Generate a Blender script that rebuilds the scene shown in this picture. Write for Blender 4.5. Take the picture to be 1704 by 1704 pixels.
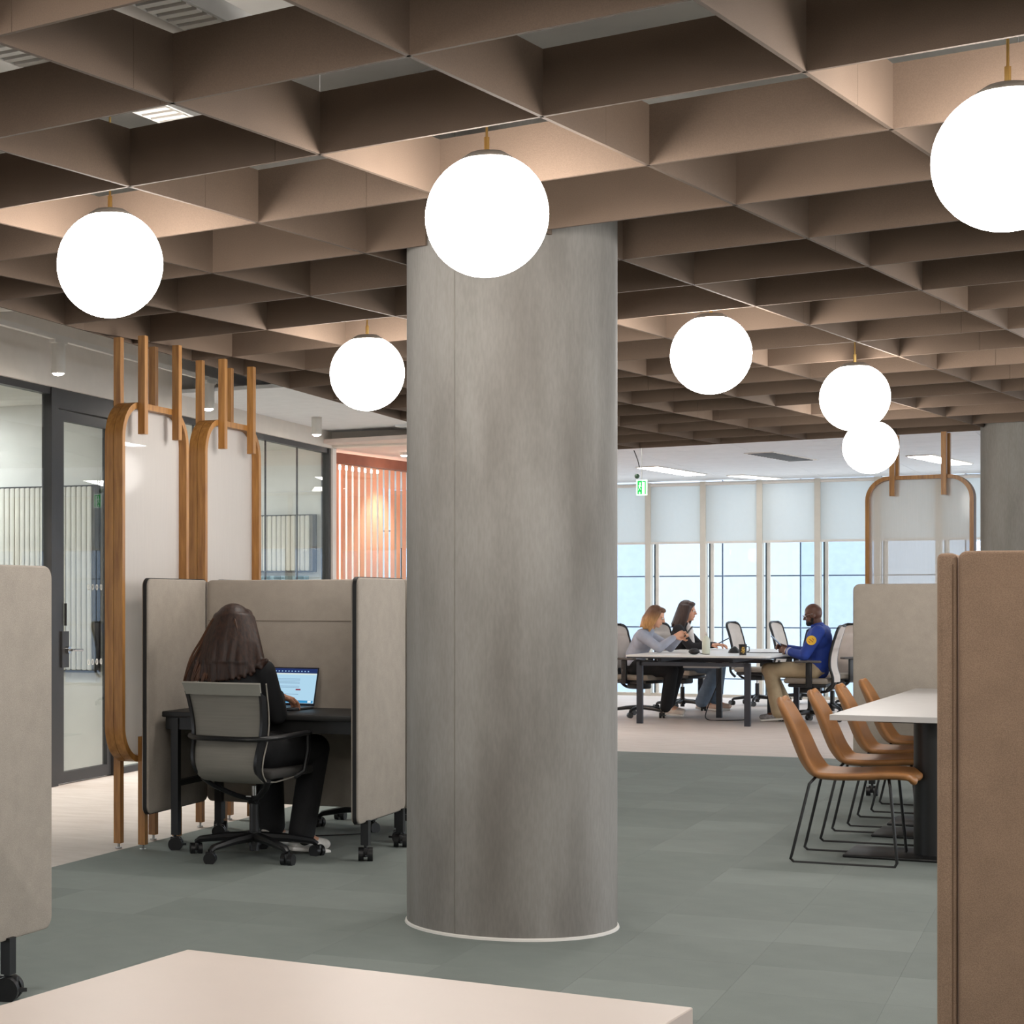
import bpy, bmesh, math, random
from mathutils import Vector, Matrix, Euler
for o in list(bpy.data.objects): bpy.data.objects.remove(o, do_unlink=True)
random.seed(7)
scene = bpy.context.scene
COL = scene.collection
# ------------------------------------------------------------------ camera
F, CX, HY, HC = 3137.26, 293.07, 1001.69, 1.31      # focal length and principal point in pixels of a 1704 frame, eye height
cd = bpy.data.cameras.new('camera'); cam = bpy.data.objects.new('camera', cd); COL.objects.link(cam)
cam.location = (0, 0, HC); cam.rotation_euler = (math.pi/2, 0, 0)
cd.sensor_width = 36; cd.lens = 36*F/1704
cd.shift_x = (852-CX)/1704; cd.shift_y = (HY-852)/1704
cd.clip_start = .05; cd.clip_end = 300
scene.camera = cam
# ------------------------------------------------------------------ world, sky light
w = bpy.data.worlds.new('overcast_sky'); scene.world = w; w.use_nodes = True
bg = w.node_tree.nodes['Background']
bg.inputs[0].default_value = (.90, .95, 1, 1); bg.inputs[1].default_value = 3.4
vs = scene.view_settings
vs.view_transform = 'Standard'; vs.look = 'None'; vs.gamma = 1; vs.use_curve_mapping = False; vs.exposure = 0.0
GLOBE_E, CEIL_E, SPOT_W = 30.0, 15.0, 210.0
# ------------------------------------------------------------------ helpers
def G(px, py):                       # floor point seen at a pixel
    Y = F*HC/(py-HY); return ((px-CX)*Y/F, Y)
def X_at(px, Y): return (px-CX)*Y/F
def Z_at(py, Y): return HC+(HY-py)*Y/F
def lin(c): return tuple((v/12.92 if v <= .04045 else ((v+.055)/1.055)**2.4) for v in [x/255 for x in c])
MATS = {}
def mat(name, rgb, rough=.6, metal=0, vary=.12, vs_=8.0, stretch=(1,1,1), bump=0, bs=200, fine=0, spec=.5, rgb2=None, alpha=1, sheen=0, coat=0):
    if name in MATS: return MATS[name]
    m = bpy.data.materials.new(name); m.use_nodes = True; nt = m.node_tree; N = nt.nodes; L = nt.links
    b = N['Principled BSDF']; b.inputs['Roughness'].default_value = rough; b.inputs['Metallic'].default_value = metal
    b.inputs['Specular IOR Level'].default_value = spec; b.inputs['Alpha'].default_value = alpha
    if sheen: b.inputs['Sheen Weight'].default_value = sheen
    if coat: b.inputs['Coat Weight'].default_value = coat; b.inputs['Coat Roughness'].default_value = .05
    c = lin(rgb); c2 = lin(rgb2) if rgb2 else tuple(v*(1-vary*2) for v in c); c1 = c if rgb2 else tuple(min(1, v*(1+vary)) for v in c)
    tc = N.new('ShaderNodeTexCoord'); mp = N.new('ShaderNodeMapping'); mp.inputs['Scale'].default_value = stretch
    L.new(tc.outputs['Object'], mp.inputs[0])
    n = N.new('ShaderNodeTexNoise'); n.inputs['Scale'].default_value = vs_; n.inputs['Detail'].default_value = 5; L.new(mp.outputs[0], n.inputs[0])
    r = N.new('ShaderNodeValToRGB'); r.color_ramp.elements[0].position = .3; r.color_ramp.elements[1].position = .7
    r.color_ramp.elements[0].color = (*c2, 1); r.color_ramp.elements[1].color = (*c1, 1)
    L.new(n.outputs[0], r.inputs[0]); out = r.outputs[0]
    if fine:
        n2 = N.new('ShaderNodeTexNoise'); n2.inputs['Scale'].default_value = bs; n2.inputs['Detail'].default_value = 2; L.new(mp.outputs[0], n2.inputs[0])
        r2 = N.new('ShaderNodeValToRGB'); r2.color_ramp.elements[0].color = (1-fine,)*3+(1,); r2.color_ramp.elements[1].color = (1+0*fine,)*3+(1,)
        r2.color_ramp.elements[0].position = .35; r2.color_ramp.elements[1].position = .65
        L.new(n2.outputs[0], r2.inputs[0])
        mx = N.new('ShaderNodeMix'); mx.data_type = 'RGBA'; mx.blend_type = 'MULTIPLY'; mx.inputs[0].default_value = 1
        L.new(out, mx.inputs[6]); L.new(r2.outputs[0], mx.inputs[7]); out = mx.outputs[2]
    L.new(out, b.inputs['Base Color'])
    if bump:
        n3 = N.new('ShaderNodeTexNoise'); n3.inputs['Scale'].default_value = bs; n3.inputs['Detail'].default_value = 3; L.new(mp.outputs[0], n3.inputs[0])
        bp = N.new('ShaderNodeBump'); bp.inputs['Strength'].default_value = bump; bp.inputs['Distance'].default_value = .002
        L.new(n3.outputs[0], bp.inputs['Height']); L.new(bp.outputs[0], b.inputs['Normal'])
    MATS[name] = m; return m
def emit(name, rgb, s):
    if name in MATS: return MATS[name]
    m = bpy.data.materials.new(name); m.use_nodes = True; N = m.node_tree.nodes; N.remove(N['Principled BSDF'])
    e = N.new('ShaderNodeEmission'); e.inputs[0].default_value = (*lin(rgb), 1); e.inputs[1].default_value = s
    m.node_tree.links.new(e.outputs[0], N['Material Output'].inputs[0]); MATS[name] = m; return m
def glass(name, tint, refl=1.0, rough=.0):
    if name in MATS: return MATS[name]
    m = bpy.data.materials.new(name); m.use_nodes = True; N = m.node_tree.nodes; L = m.node_tree.links; N.remove(N['Principled BSDF'])
    t = N.new('ShaderNodeBsdfTransparent'); t.inputs[0].default_value = (*lin(tint), 1)
    g = N.new('ShaderNodeBsdfGlossy'); g.inputs['Roughness'].default_value = rough
    fr = N.new('ShaderNodeFresnel'); fr.inputs[0].default_value = 1.5
    mu0 = N.new('ShaderNodeMath'); mu0.operation = 'MULTIPLY'; mu0.inputs[1].default_value = refl; L.new(fr.outputs[0], mu0.inputs[0])
    ge = N.new('ShaderNodeNewGeometry'); iv = N.new('ShaderNodeMath'); iv.operation = 'SUBTRACT'; iv.inputs[0].default_value = 1; L.new(ge.outputs['Backfacing'], iv.inputs[1])
    mu = N.new('ShaderNodeMath'); mu.operation = 'MULTIPLY'; L.new(mu0.outputs[0], mu.inputs[0]); L.new(iv.outputs[0], mu.inputs[1])
    mx = N.new('ShaderNodeMixShader'); L.new(mu.outputs[0], mx.inputs[0]); L.new(t.outputs[0], mx.inputs[1]); L.new(g.outputs[0], mx.inputs[2])
    L.new(mx.outputs[0], N['Material Output'].inputs[0]); MATS[name] = m; return m
def translucent(name, rgb, op, gloss=.0, vary=.1, stretch=(1,1,1), vs_=20):
    """thin woven sheet: diffuse + translucent, partly see-through"""
    if name in MATS: return MATS[name]
    m = bpy.data.materials.new(name); m.use_nodes = True; N = m.node_tree.nodes; L = m.node_tree.links; N.remove(N['Principled BSDF'])
    tc = N.new('ShaderNodeTexCoord'); mp = N.new('ShaderNodeMapping'); mp.inputs['Scale'].default_value = stretch; L.new(tc.outputs['Object'], mp.inputs[0])
    n = N.new('ShaderNodeTexNoise'); n.inputs['Scale'].default_value = vs_; n.inputs['Detail'].default_value = 6; L.new(mp.outputs[0], n.inputs[0])
    r = N.new('ShaderNodeValToRGB'); c = lin(rgb); r.color_ramp.elements[0].color = (*[v*(1-vary) for v in c], 1); r.color_ramp.elements[1].color = (*c, 1)
    L.new(n.outputs[0], r.inputs[0])
    d = N.new('ShaderNodeBsdfDiffuse'); t = N.new('ShaderNodeBsdfTranslucent'); a = N.new('ShaderNodeMixShader'); a.inputs[0].default_value = .45
    L.new(r.outputs[0], d.inputs[0]); L.new(r.outputs[0], t.inputs[0]); L.new(d.outputs[0], a.inputs[1]); L.new(t.outputs[0], a.inputs[2])
    tr = N.new('ShaderNodeBsdfTransparent'); b = N.new('ShaderNodeMixShader'); b.inputs[0].default_value = op
    L.new(tr.outputs[0], b.inputs[1]); L.new(a.outputs[0], b.inputs[2]); last = b
    if gloss:
        g = N.new('ShaderNodeBsdfGlossy'); g.inputs['Roughness'].default_value = .06
        fr = N.new('ShaderNodeFresnel'); fr.inputs[0].default_value = 1.5
        mu0 = N.new('ShaderNodeMath'); mu0.operation = 'MULTIPLY'; mu0.inputs[1].default_value = gloss; L.new(fr.outputs[0], mu0.inputs[0])
        ge = N.new('ShaderNodeNewGeometry'); iv = N.new('ShaderNodeMath'); iv.operation = 'SUBTRACT'; iv.inputs[0].default_value = 1; L.new(ge.outputs['Backfacing'], iv.inputs[1])
        mu = N.new('ShaderNodeMath'); mu.operation = 'MULTIPLY'; L.new(mu0.outputs[0], mu.inputs[0]); L.new(iv.outputs[0], mu.inputs[1])
        e = N.new('ShaderNodeMixShader'); L.new(mu.outputs[0], e.inputs[0]); L.new(b.outputs[0], e.inputs[1]); L.new(g.outputs[0], e.inputs[2]); last = e
    L.new(last.outputs[0], N['Material Output'].inputs[0]); MATS[name] = m; return m

class MB:
    """collects shapes in one bmesh"""
    def __init__(s): s.b = bmesh.new()
    def _x(s, vs, M):
        if M is not None: bmesh.ops.transform(s.b, matrix=M, verts=vs)
        return vs
    def box(s, x0, x1, y0, y1, z0, z1, M=None, bev=0, seg=2):
        r = bmesh.ops.create_cube(s.b, size=1)['verts']
        for v in r: v.co = Vector(((x0+x1)/2+v.co.x*(x1-x0), (y0+y1)/2+v.co.y*(y1-y0), (z0+z1)/2+v.co.z*(z1-z0)))
        if bev:
            es = list({e for v in r for e in v.link_edges}); fs0 = set(s.b.faces)
            o = bmesh.ops.bevel(s.b, geom=es, offset=bev, segments=seg, affect='EDGES', profile=.5)
            r = list({v for f in o['faces'] for v in f.verts} | {v for v in r if v.is_valid})
        return s._x(r, M)
    def bar(s, p, q, wx, wy=None, M=None, up=(0,0,1), r=None):
        """square bar or (r) round rod from p to q"""
        p, q = Vector(p), Vector(q); d = q-p; L = d.length; z = d.normalized(); u = Vector(up)
        if abs(z.dot(u)) > .98: u = Vector((0,1,0))
        x = u.cross(z).normalized(); y = z.cross(x); R = Matrix((x, y, z)).transposed().to_4x4(); R.translation = (p+q)/2
        if r: vs = bmesh.ops.create_cone(s.b, cap_ends=True, segments=12, radius1=r, radius2=r, depth=L)['verts']
        else:
            wy = wy or wx; vs = bmesh.ops.create_cube(s.b, size=1)['verts']
            for v in vs: v.co = Vector((v.co.x*wx, v.co.y*wy, v.co.z*L))
        bmesh.ops.transform(s.b, matrix=R, verts=vs); return s._x(vs, M)
    def cyl(s, c, r, h, seg=24, r2=None, M=None, axis='z'):
        vs = bmesh.ops.create_cone(s.b, cap_ends=True, segments=seg, radius1=r, radius2=r if r2 is None else r2, depth=h)['verts']
        if axis == 'x': bmesh.ops.rotate(s.b, verts=vs, matrix=Matrix.Rotation(math.pi/2, 3, 'Y'))
        if axis == 'y': bmesh.ops.rotate(s.b, verts=vs, matrix=Matrix.Rotation(math.pi/2, 3, 'X'))
        bmesh.ops.translate(s.b, verts=vs, vec=Vector(c)); return s._x(vs, M)
    def ell(s, c, r, seg=20, rings=12, M=None, rot=None):
        vs = bmesh.ops.create_uvsphere(s.b, u_segments=seg, v_segments=rings, radius=1)['verts']
        T = Matrix.Translation(Vector(c)) @ (Euler(rot).to_matrix().to_4x4() if rot else Matrix.Identity(4)) @ Matrix.Diagonal((*r, 1))
        bmesh.ops.transform(s.b, matrix=T, verts=vs); return s._x(vs, M)
    def tube(s, pts, r, seg=10, closed=False, M=None, flat=1.0, taper=None):
        pts = [Vector(p) for p in pts]; n = len(pts); rings = []; px = None
        for i, p in enumerate(pts):
            if closed: d = pts[(i+1) % n]-pts[i-1]
            else: d = pts[min(i+1, n-1)]-pts[max(i-1, 0)]
            d.normalize()
            if px is None:
                u = Vector((0,0,1)) if abs(d.z) < .9 else Vector((1,0,0)); x = u.cross(d).normalized()
            else: x = (px-d*px.dot(d)).normalized()
            px = x; y = d.cross(x); rr = r if taper is None else r*taper[i]
            rings.append([s.b.verts.new(p+x*math.cos(a)*rr+y*math.sin(a)*rr*flat) for a in [2*math.pi*k/seg for k in range(seg)]])
        for i in range(n if closed else n-1):
            A, B = rings[i], rings[(i+1) % n]
            for k in range(seg): s.b.faces.new((A[k], A[(k+1) % seg], B[(k+1) % seg], B[k]))
        if not closed: s.b.faces.new(rings[0][::-1]); s.b.faces.new(rings[-1])
        vs = [v for q in rings for v in q]; return s._x(vs, M)
    def lathe(s, prof, seg=32, M=None, c=(0,0,0)):
        rings = []
        for (r, z) in prof:
            if r < 1e-6: rings.append([s.b.verts.new((c[0], c[1], c[2]+z))])
            else: rings.append([s.b.verts.new((c[0]+r*math.cos(2*math.pi*k/seg), c[1]+r*math.sin(2*math.pi*k/seg), c[2]+z)) for k in range(seg)])
        for A, B in zip(rings, rings[1:]):
            for k in range(seg):
                a, b = A[k % len(A)], A[(k+1) % len(A)]; d, e = B[k % len(B)], B[(k+1) % len(B)]
                f = [a] + ([b] if b is not a else []) + [e] + ([d] if d is not e else [])
                if len(f) > 2: s.b.faces.new(f)
        vs = [v for q in rings for v in q]; return s._x(vs, M)
    def prism(s, poly, z0, z1, M=None):
        """poly: list of (x,y), extruded in z"""
        a = [s.b.verts.new((x, y, z0)) for x, y in poly]; b = [s.b.verts.new((x, y, z1)) for x, y in poly]; n = len(poly)
        s.b.faces.new(a[::-1]); s.b.faces.new(b)
        for k in range(n): s.b.faces.new((a[k], a[(k+1) % n], b[(k+1) % n], b[k]))
        return s._x(a+b, M)
    def sheet(s, f, nu, nv, thick=0, M=None):
        g = [[s.b.verts.new(f(i/nu, j/nv)) for i in range(nu+1)] for j in range(nv+1)]
        fs = [s.b.faces.new((g[j][i], g[j][i+1], g[j+1][i+1], g[j+1][i])) for j in range(nv) for i in range(nu)]
        vs = [v for q in g for v in q]
        if thick:
            bmesh.ops.recalc_face_normals(s.b, faces=fs)
            o = bmesh.ops.solidify(s.b, geom=fs, thickness=thick); vs += [e for e in o['geom'] if isinstance(e, bmesh.types.BMVert)]
        return s._x(list(set(vs)), M)
    def build(s, name, m, parent=None, smooth=False, angle=40):
        bmesh.ops.recalc_face_normals(s.b, faces=s.b.faces)
        me = bpy.data.meshes.new(name); s.b.to_mesh(me); s.b.free()
        if smooth:
            me.shade_smooth()
            try: me.set_sharp_from_angle(angle=math.radians(angle))
            except Exception: pass
        return link(name, me, m, parent)
def link(name, me, m, parent=None):
    if m is not None and not me.materials: me.materials.append(m)
    o = bpy.data.objects.new(name, me); COL.objects.link(o)
    if parent: o.parent = parent
    return o
def tag(o, label, cat, group=None, kind=None):
    o['label'] = label; o['category'] = cat
    if group: o['group'] = group
    if kind: o['kind'] = kind
    return o
def thing(name, label, cat, loc=(0,0,0), rotz=0, group=None):
    o = bpy.data.objects.new(name, None); COL.objects.link(o); o.empty_display_size = .1
    o.location = loc; o.rotation_euler = (0, 0, math.radians(rotz)); return tag(o, label, cat, group)
def struct(o, label=None):
    o['kind'] = 'structure'
    if label: o['label'] = label
    return o
def dup(root, loc, rotz, label, group=None):
    r = root.copy(); COL.objects.link(r); r.location = loc; r.rotation_euler = (0, 0, math.radians(rotz)); r['label'] = label
    if group: r['group'] = group
    for ch in list(root.children):
        c = ch.copy(); COL.objects.link(c); c.parent = r
        for g in list(ch.children):
            d = g.copy(); COL.objects.link(d); d.parent = c
    return r
def sup(t, n=8):           # smooth step
    return t*t*(3-2*t)
def spline(P, n=6):
    """catmull-rom through points"""
    P = [Vector(p) for p in P]; out = []
    for i in range(len(P)-1):
        a, b, c, d = P[max(i-1, 0)], P[i], P[i+1], P[min(i+2, len(P)-1)]
        for k in range(n):
            t = k/n; out.append(.5*((2*b)+(c-a)*t+(2*a-5*b+4*c-d)*t*t+(-a+3*b-3*c+d)*t**3))
    out.append(P[-1]); return out
# capsule and ellipsoid bodies fused into one skin
_u = bmesh.new(); bmesh.ops.create_uvsphere(_u, u_segments=18, v_segments=12, radius=1); _u.verts.index_update()
USV = [v.co.copy() for v in _u.verts]; USF = [tuple(v.index for v in f.verts) for f in _u.faces]; _u.free()
WORK = bpy.data.scenes.new('workshop')      # empty scene where bodies are fused
def blob(name, prims, voxel, m, parent, smooth=3, dec=None):
    vs, fs = [], []
    def add(M):
        k = len(vs); vs.extend(M @ v for v in USV); fs.extend(tuple(x+k for x in f) for f in USF)
    for p in prims:
        if p[0] == 'c':
            _, a, ra, b, rb = p; a, b = Vector(a), Vector(b)
            add(Matrix.Translation(a) @ Matrix.Scale(ra, 4)); add(Matrix.Translation(b) @ Matrix.Scale(rb, 4))
            d = b-a
            if d.length > 1e-5:
                R = d.to_track_quat('Z', 'Y').to_matrix(); k = len(vs); n = 14
                for c, r in ((a, ra), (b, rb)): vs.extend(c+R @ Vector((math.cos(2*math.pi*h/n)*r, math.sin(2*math.pi*h/n)*r, 0)) for h in range(n))
                fs.extend((k+h, k+(h+1) % n, k+n+(h+1) % n, k+n+h) for h in range(n)); fs.append(tuple(k+n-1-h for h in range(n))); fs.append(tuple(k+n+h for h in range(n)))
        else: add(Matrix.Translation(Vector(p[1])) @ (Euler(p[3]).to_matrix().to_4x4() if len(p) > 3 else Matrix.Identity(4)) @ Matrix.Diagonal((*p[2], 1)))
    me = bpy.data.meshes.new('tmp'); me.from_pydata([tuple(v) for v in vs], [], fs)
    t = bpy.data.objects.new('tmp', me); WORK.collection.objects.link(t)
    r = t.modifiers.new('r', 'REMESH'); r.mode = 'VOXEL'; r.voxel_size = voxel
    sm = t.modifiers.new('s', 'SMOOTH'); sm.iterations = smooth; sm.factor = .5
    if dec: d_ = t.modifiers.new('d', 'DECIMATE'); d_.ratio = dec
    vl = WORK.view_layers[0]; vl.update(); dg = vl.depsgraph; nm = bpy.data.meshes.new_from_object(t.evaluated_get(dg))
    bpy.data.objects.remove(t); bpy.data.meshes.remove(me); nm.name = name; nm.materials.clear(); nm.shade_smooth()
    return link(name, nm, m, parent)
# ------------------------------------------------------------------ materials
M_felt = mat('taupe_felt_baffle', (107,89,75), .9, vary=.05, vs_=3, bump=.3, bs=300, fine=.12)
M_conc = mat('board_marked_concrete', (151,147,142), .75, vs_=2.6, stretch=(1.7,1.7,.4), rgb2=(118,113,107), bump=.25, bs=60, fine=.10)
M_slab = mat('grey_soffit', (168,164,158), .9, vary=.08, vs_=2)
M_white = mat('white_paint', (222,218,212), .7, vary=.02)
M_wwall = mat('warm_white_wall', (222,215,206), .8, vary=.02)
M_ceil = mat('white_ceiling_tile', (225,228,232), .8, vary=.02)
M_panel = mat('beige_wool_fabric', (168,158,147), .95, vary=.04, vs_=14, bump=.5, bs=420, fine=.16)
M_panelb = mat('brown_heather_fabric', (166,137,114), .95, vary=.05, vs_=14, bump=.6, bs=420, fine=.25)
M_black = mat('black_powder_coat', (15,15,16), .45, vary=.05)
M_blackp = mat('black_plastic', (24,24,26), .4, vary=.05)
M_trimb = mat('black_edge_trim', (18,16,15), .6, vary=.05)
M_oak = mat('oiled_oak', (180,128,66), .42, vs_=6, stretch=(9,9,.8), rgb2=(142,94,44), fine=.08, bs=40)
M_beige = mat('beige_plank_floor', (222,211,204), .55, vs_=3, stretch=(1,4,1), rgb2=(206,193,184), fine=.05, bs=30)
M_green = [mat('sage_carpet_%d' % k, c, .8, vary=.03, vs_=6, bump=.3, bs=350, fine=.10) for k, c in enumerate([(129,137,133),(132,140,136),(126,134,130),(135,143,139)])]
M_tan = mat('tan_leather', (160,108,60), .5, vary=.10, vs_=9, bump=.15, bs=160)
M_ttop = mat('grey_white_laminate', (192,188,186), .4, vary=.015)
M_cream = mat('blush_laminate', (196,181,171), .42, vary=.012)
M_chrome = mat('polished_steel', (190,190,190), .2, 1, vary=.03)
M_brass = mat('brushed_brass', (198,168,104), .3, 1, vary=.05)
M_alu = mat('dark_bronze_frame', (48,46,46), .45, vary=.05)
M_cap = mat('grey_lamp_cap', (120,112,104), .5, vary=.04)
M_grey = mat('light_grey_metal', (196,196,194), .5, vary=.03)
M_pod = mat('pod_desk_black', (20,19,19), .5, vary=.06)
M_meshc = mat('grey_chair_mesh', (128,124,116), .8, vary=.04, vs_=4, stretch=(1,1,30), bump=.4, bs=90)
M_pipe = mat('grey_piping', (150,144,134), .6, vary=.03)
M_globe = emit('opal_glass_lit', (255,250,243), GLOBE_E)
M_lamp = emit('ceiling_light_diffuser', (255,252,248), CEIL_E)
M_spotl = emit('spot_lens', (255,244,230), 150)
M_glass = glass('clear_partition_glass', (246,250,248), 1.25)
M_wglass = glass('window_glass', (246,249,250), .8)
M_mesh = translucent('white_woven_screen', (232,226,222), .80, gloss=.12, vary=.08, stretch=(40,40,2), vs_=3)
M_blind = translucent('pale_roller_blind', (226,230,230), .90, vary=.04)
# ================================================================== SETTING
RY = -26.0                                  # room yaw: local x runs along the desks, local y away from the camera
cR, sR = math.cos(math.radians(26)), math.sin(math.radians(26))
def R2W(x, y, o): return (o[0]+x*cR+y*sR, o[1]-x*sR+y*cR)
FO = G(79, 1447)                            # corner line of the green carpet
# floor slab, beige planks everywhere; green carpet tiles laid on it
WY = 28.0; cW, sW = math.cos(math.radians(WY)), math.sin(math.radians(WY)); WP = (X_at(1080, 26.4), 26.4); MOD = .757; ZW = 2.97
def slab(name, z0, z1, m, label):
    q = MB(); q.box(-26, 14, -40, .12, z0, z1); o = struct(q.build(name, m), label); o.location = (WP[0], WP[1], 0); o.rotation_euler = (0, 0, -math.radians(WY)); return o
slab('floor', -.3, 0, M_beige, 'pale beige plank floor')
def inview(X, Y, m=.35):
    if Y < 4.3: return False
    px = CX+F*X/Y; py = HY+F*HC/Y; mx = F*m/Y
    return -mx < px < 1704+mx and py < 1760+mx*.5
carpet = thing('carpet_tile_floor', 'sage green carpet tiles laid on the beige floor', 'carpet', (FO[0], FO[1], 0), RY); carpet['kind'] = 'structure'; del carpet['category']
TS = .5; meshes = []
for k in range(4):
    q = MB(); q.box(0, TS-.0004, 0, TS-.0004, .0005, .006, bev=.0004, seg=1)
    me = bpy.data.meshes.new('carpet_tile'); bmesh.ops.recalc_face_normals(q.b, faces=q.b.faces); q.b.to_mesh(me); q.b.free(); me.materials.append(M_green[k]); meshes.append(me)
cells = []
for iy in range(-17, 17):
    for ix in range(0, 26):
        X, Y = R2W((ix+.5)*TS, (8.48-(iy+17+.5)*TS), FO)
        cells.append((ix, iy, X, Y, inview(X, Y)))
vis = [c for c in cells if c[4]]; vis.sort(key=lambda c: c[3]); keep = vis[:298]; ks = {(c[0], c[1]) for c in keep}
rest = MB()
for (ix, iy, X, Y, v) in cells:
    x, y = ix*TS, 8.48-(iy+17+1)*TS
    if (ix, iy) in ks:
        t = link('carpet_tile', meshes[random.choice((0,0,1,2,3))], None, carpet); t.location = (x, y, 0)
    else: rest.box(x, x+TS-.0004, y, y+TS-.0004, .0005, .006)
rs = rest.build('carpet_field', M_green[0], carpet); rs['kind'] = 'stuff'
# soffit slab and white ceiling by the windows
slab('ceiling', 3.42, 3.7, M_slab, 'grey concrete soffit above the baffles')
# ---------------------------------------------------------------- baffle raft
TH = math.radians(37.118); CELL = .765; GO = (.45206, 5.93792); ZC = 2.719; FD = .195; FT = .013
cg, sg = math.cos(TH), math.sin(TH)
def grid(i, j): return (GO[0]+CELL*(i*cg+j*sg), GO[1]+CELL*(-i*sg+j*cg))
raft = thing('ceiling_baffle_raft', 'egg-crate raft of taupe felt baffles hanging under the soffit', 'ceiling raft', (GO[0], GO[1], ZC), -math.degrees(TH))
def w2g(X, Y):
    dx, dy = X-GO[0], Y-GO[1]; return (dx*cg-dy*sg, dx*sg+dy*cg)
E1, E2 = w2g(-.84, 9.0), w2g(1.751, 14.61)      # raft edge parallel to the glass wall
JF = 14.82*CELL; JN = -8*CELL; IR = 9*CELL
edir = (E2[0]-E1[0], E2[1]-E1[1])
def edge_x(y): return E1[0]+edir[0]*(y-E1[1])/edir[1]
def edge_y(x): return E1[1]+edir[1]*(x-E1[0])/edir[0]
colC = (X_at(850.5, 7.66), 7.66); colR = .421
cgx, cgy = w2g(*colC)
def fin(x0, y0, x1, y1):
    q = MB(); d = Vector((x1-x0, y1-y0, 0)); L = d.length
    R = Matrix.Rotation(math.atan2(d.y, d.x), 4, 'Z'); R.translation = (x0, y0, 0)
    q.b.free(); n = max(1, round(L/(3*CELL)))
    for k in range(n):                          # felt boards butted end to end
        q = MB(); q.box(L*k/n+.0008, L*(k+1)/n-.0008, -FT/2, FT/2, 0, FD, M=R); q.build('baffle', M_felt, raft)
def cut(along0, along1, off, c_al, c_off):
    """split a fin around the round column"""
    d = abs(off-c_off); r = colR+.006
    if d >= r: return [(along0, along1)]
    h = math.sqrt(r*r-d*d); return [s for s in ((along0, c_al-h), (c_al+h, along1)) if s[1]-s[0] > .02]
for i in range(-7, 10):
    x = i*CELL; ya = max(JN, edge_y(x)); yb = JF      # the cut edge runs away from the camera towards -x
    if yb-ya < .1: continue
    for s0, s1 in cut(ya, yb, x, cgy, cgx): fin(x, s0, x, s1)
for j in range(-8, 15):
    y = j*CELL; xa = edge_x(y); xb = IR
    for s0, s1 in cut(xa, xb, y, cgx, cgy): fin(s0, y, s1, y)
fin(edge_x(JN), JN, edge_x(JF), JF)             # closing baffle along the cut edge
fin(edge_x(JF), JF, IR, JF)
hw_ = None
for (i, j) in [(a, c) for a in range(-4, 9, 2) for c in range(-6, 15, 3)]:
    if i*CELL > edge_x(j*CELL)+.1:
        if hw_ is None: q = MB(); q.bar((0, 0, FD-.01), (0, 0, .70), 0, r=.0012); o = q.build('hanger_wire', M_grey, raft); hw_ = o.data
        else: o = link('hanger_wire', hw_, None, raft)
        o.location = (i*CELL, j*CELL, 0)
# closed back and side of the room behind the camera
b = MB(); b.box(-16, 22, -6.2, -6, 0, 3.42); struct(b.build('wall_back', M_wwall), 'plain warm white wall')
# ---------------------------------------------------------------- services above the raft
def tray(loc, rz, L, label):
    t = thing('cable_tray', label, 'cable tray', loc, rz)
    for s in (-1, 1):
        q = MB(); q.box(s*.075-.006, s*.075+.006, 0, L, 0, .06); q.build('side_rail', M_grey, t)
    q = MB(); q.box(-.07, .07, 0, L, .055, .06); q.build('tray_bed', M_white, t)
    rm_ = None
    for k in range(int(L/.06)):
        if rm_ is None: q = MB(); q.box(-.07, .07, 0, .032, -.005, .015); o = q.build('rung', M_white, t); rm_ = o.data
        else: o = link('rung', rm_, None, t)
        o.location = (0, k*.06, 0)
    return t
tray((-.86, 5.62, 3.10), -32, 1.75, 'white slotted cable tray above the baffles near the glass wall edge')
tray((-.22, 5.36, 3.10), -32, .95, 'shorter white slotted cable tray above the nearest baffles')
def duct(p, q_, r, label, name='duct', m=M_grey):
    t = thing(name, label, 'duct', (0, 0, 0)); k = MB(); k.tube([p, q_], r, 16); k.build('pipe', m, t, True)
    P, Q = Vector(p), Vector(q_)
    for f in (.2, .5, .8):
        c = P+(Q-P)*f; d = (Q-P).normalized(); k = MB(); k.tube([c-d*.02, c+d*.02], r*1.12, 16); k.build('collar', m, t, True)
    return t
a, c = grid(-.2, -2.6), grid(4, -1.6); duct((a[0], a[1], 3.2), (c[0], c[1], 3.2), .11, 'round grey air duct above the nearest baffles')
a, c = grid(.0, .3), grid(3.2, -.9); duct((a[0], a[1], 3.25), (c[0], c[1], 3.25), .07, 'thin grey air duct crossing above the baffles')
# ---------------------------------------------------------------- column
def column(name, loc, label):
    t = thing(name, label, 'column', (loc[0], loc[1], 0)); q = MB(); q.lathe([(0,0), (colR,0), (colR,3.42), (0,3.42)], 96); q.build('shaft', M_conc, t, True)
    return t
c1 = column('concrete_column', colC, 'thick round bare concrete column standing on the green carpet')
q = MB(); q.lathe([(colR-.004,.006), (colR+.008,.006), (colR+.006,.014), (colR-.004,.02)], 96); q.build('base_sealant', M_white, c1, True)
a = math.atan2(-colC[1], -colC[0]) - math.asin(.48)   # formwork seam on the front
for off in (a-.04, a+2.2):
    q = MB(); q.box(colR-.001, colR+.0008, -.002, .002, .02, 3.4, M=Matrix.Rotation(off, 4, 'Z')); q.build('formwork_seam', mat('seam_line', (124,118,111), .8), c1)
c2p = (X_at(1632, 15.2)+.455, 15.2)
column('concrete_column', c2p, 'round concrete column behind the brown fabric partition')
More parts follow.
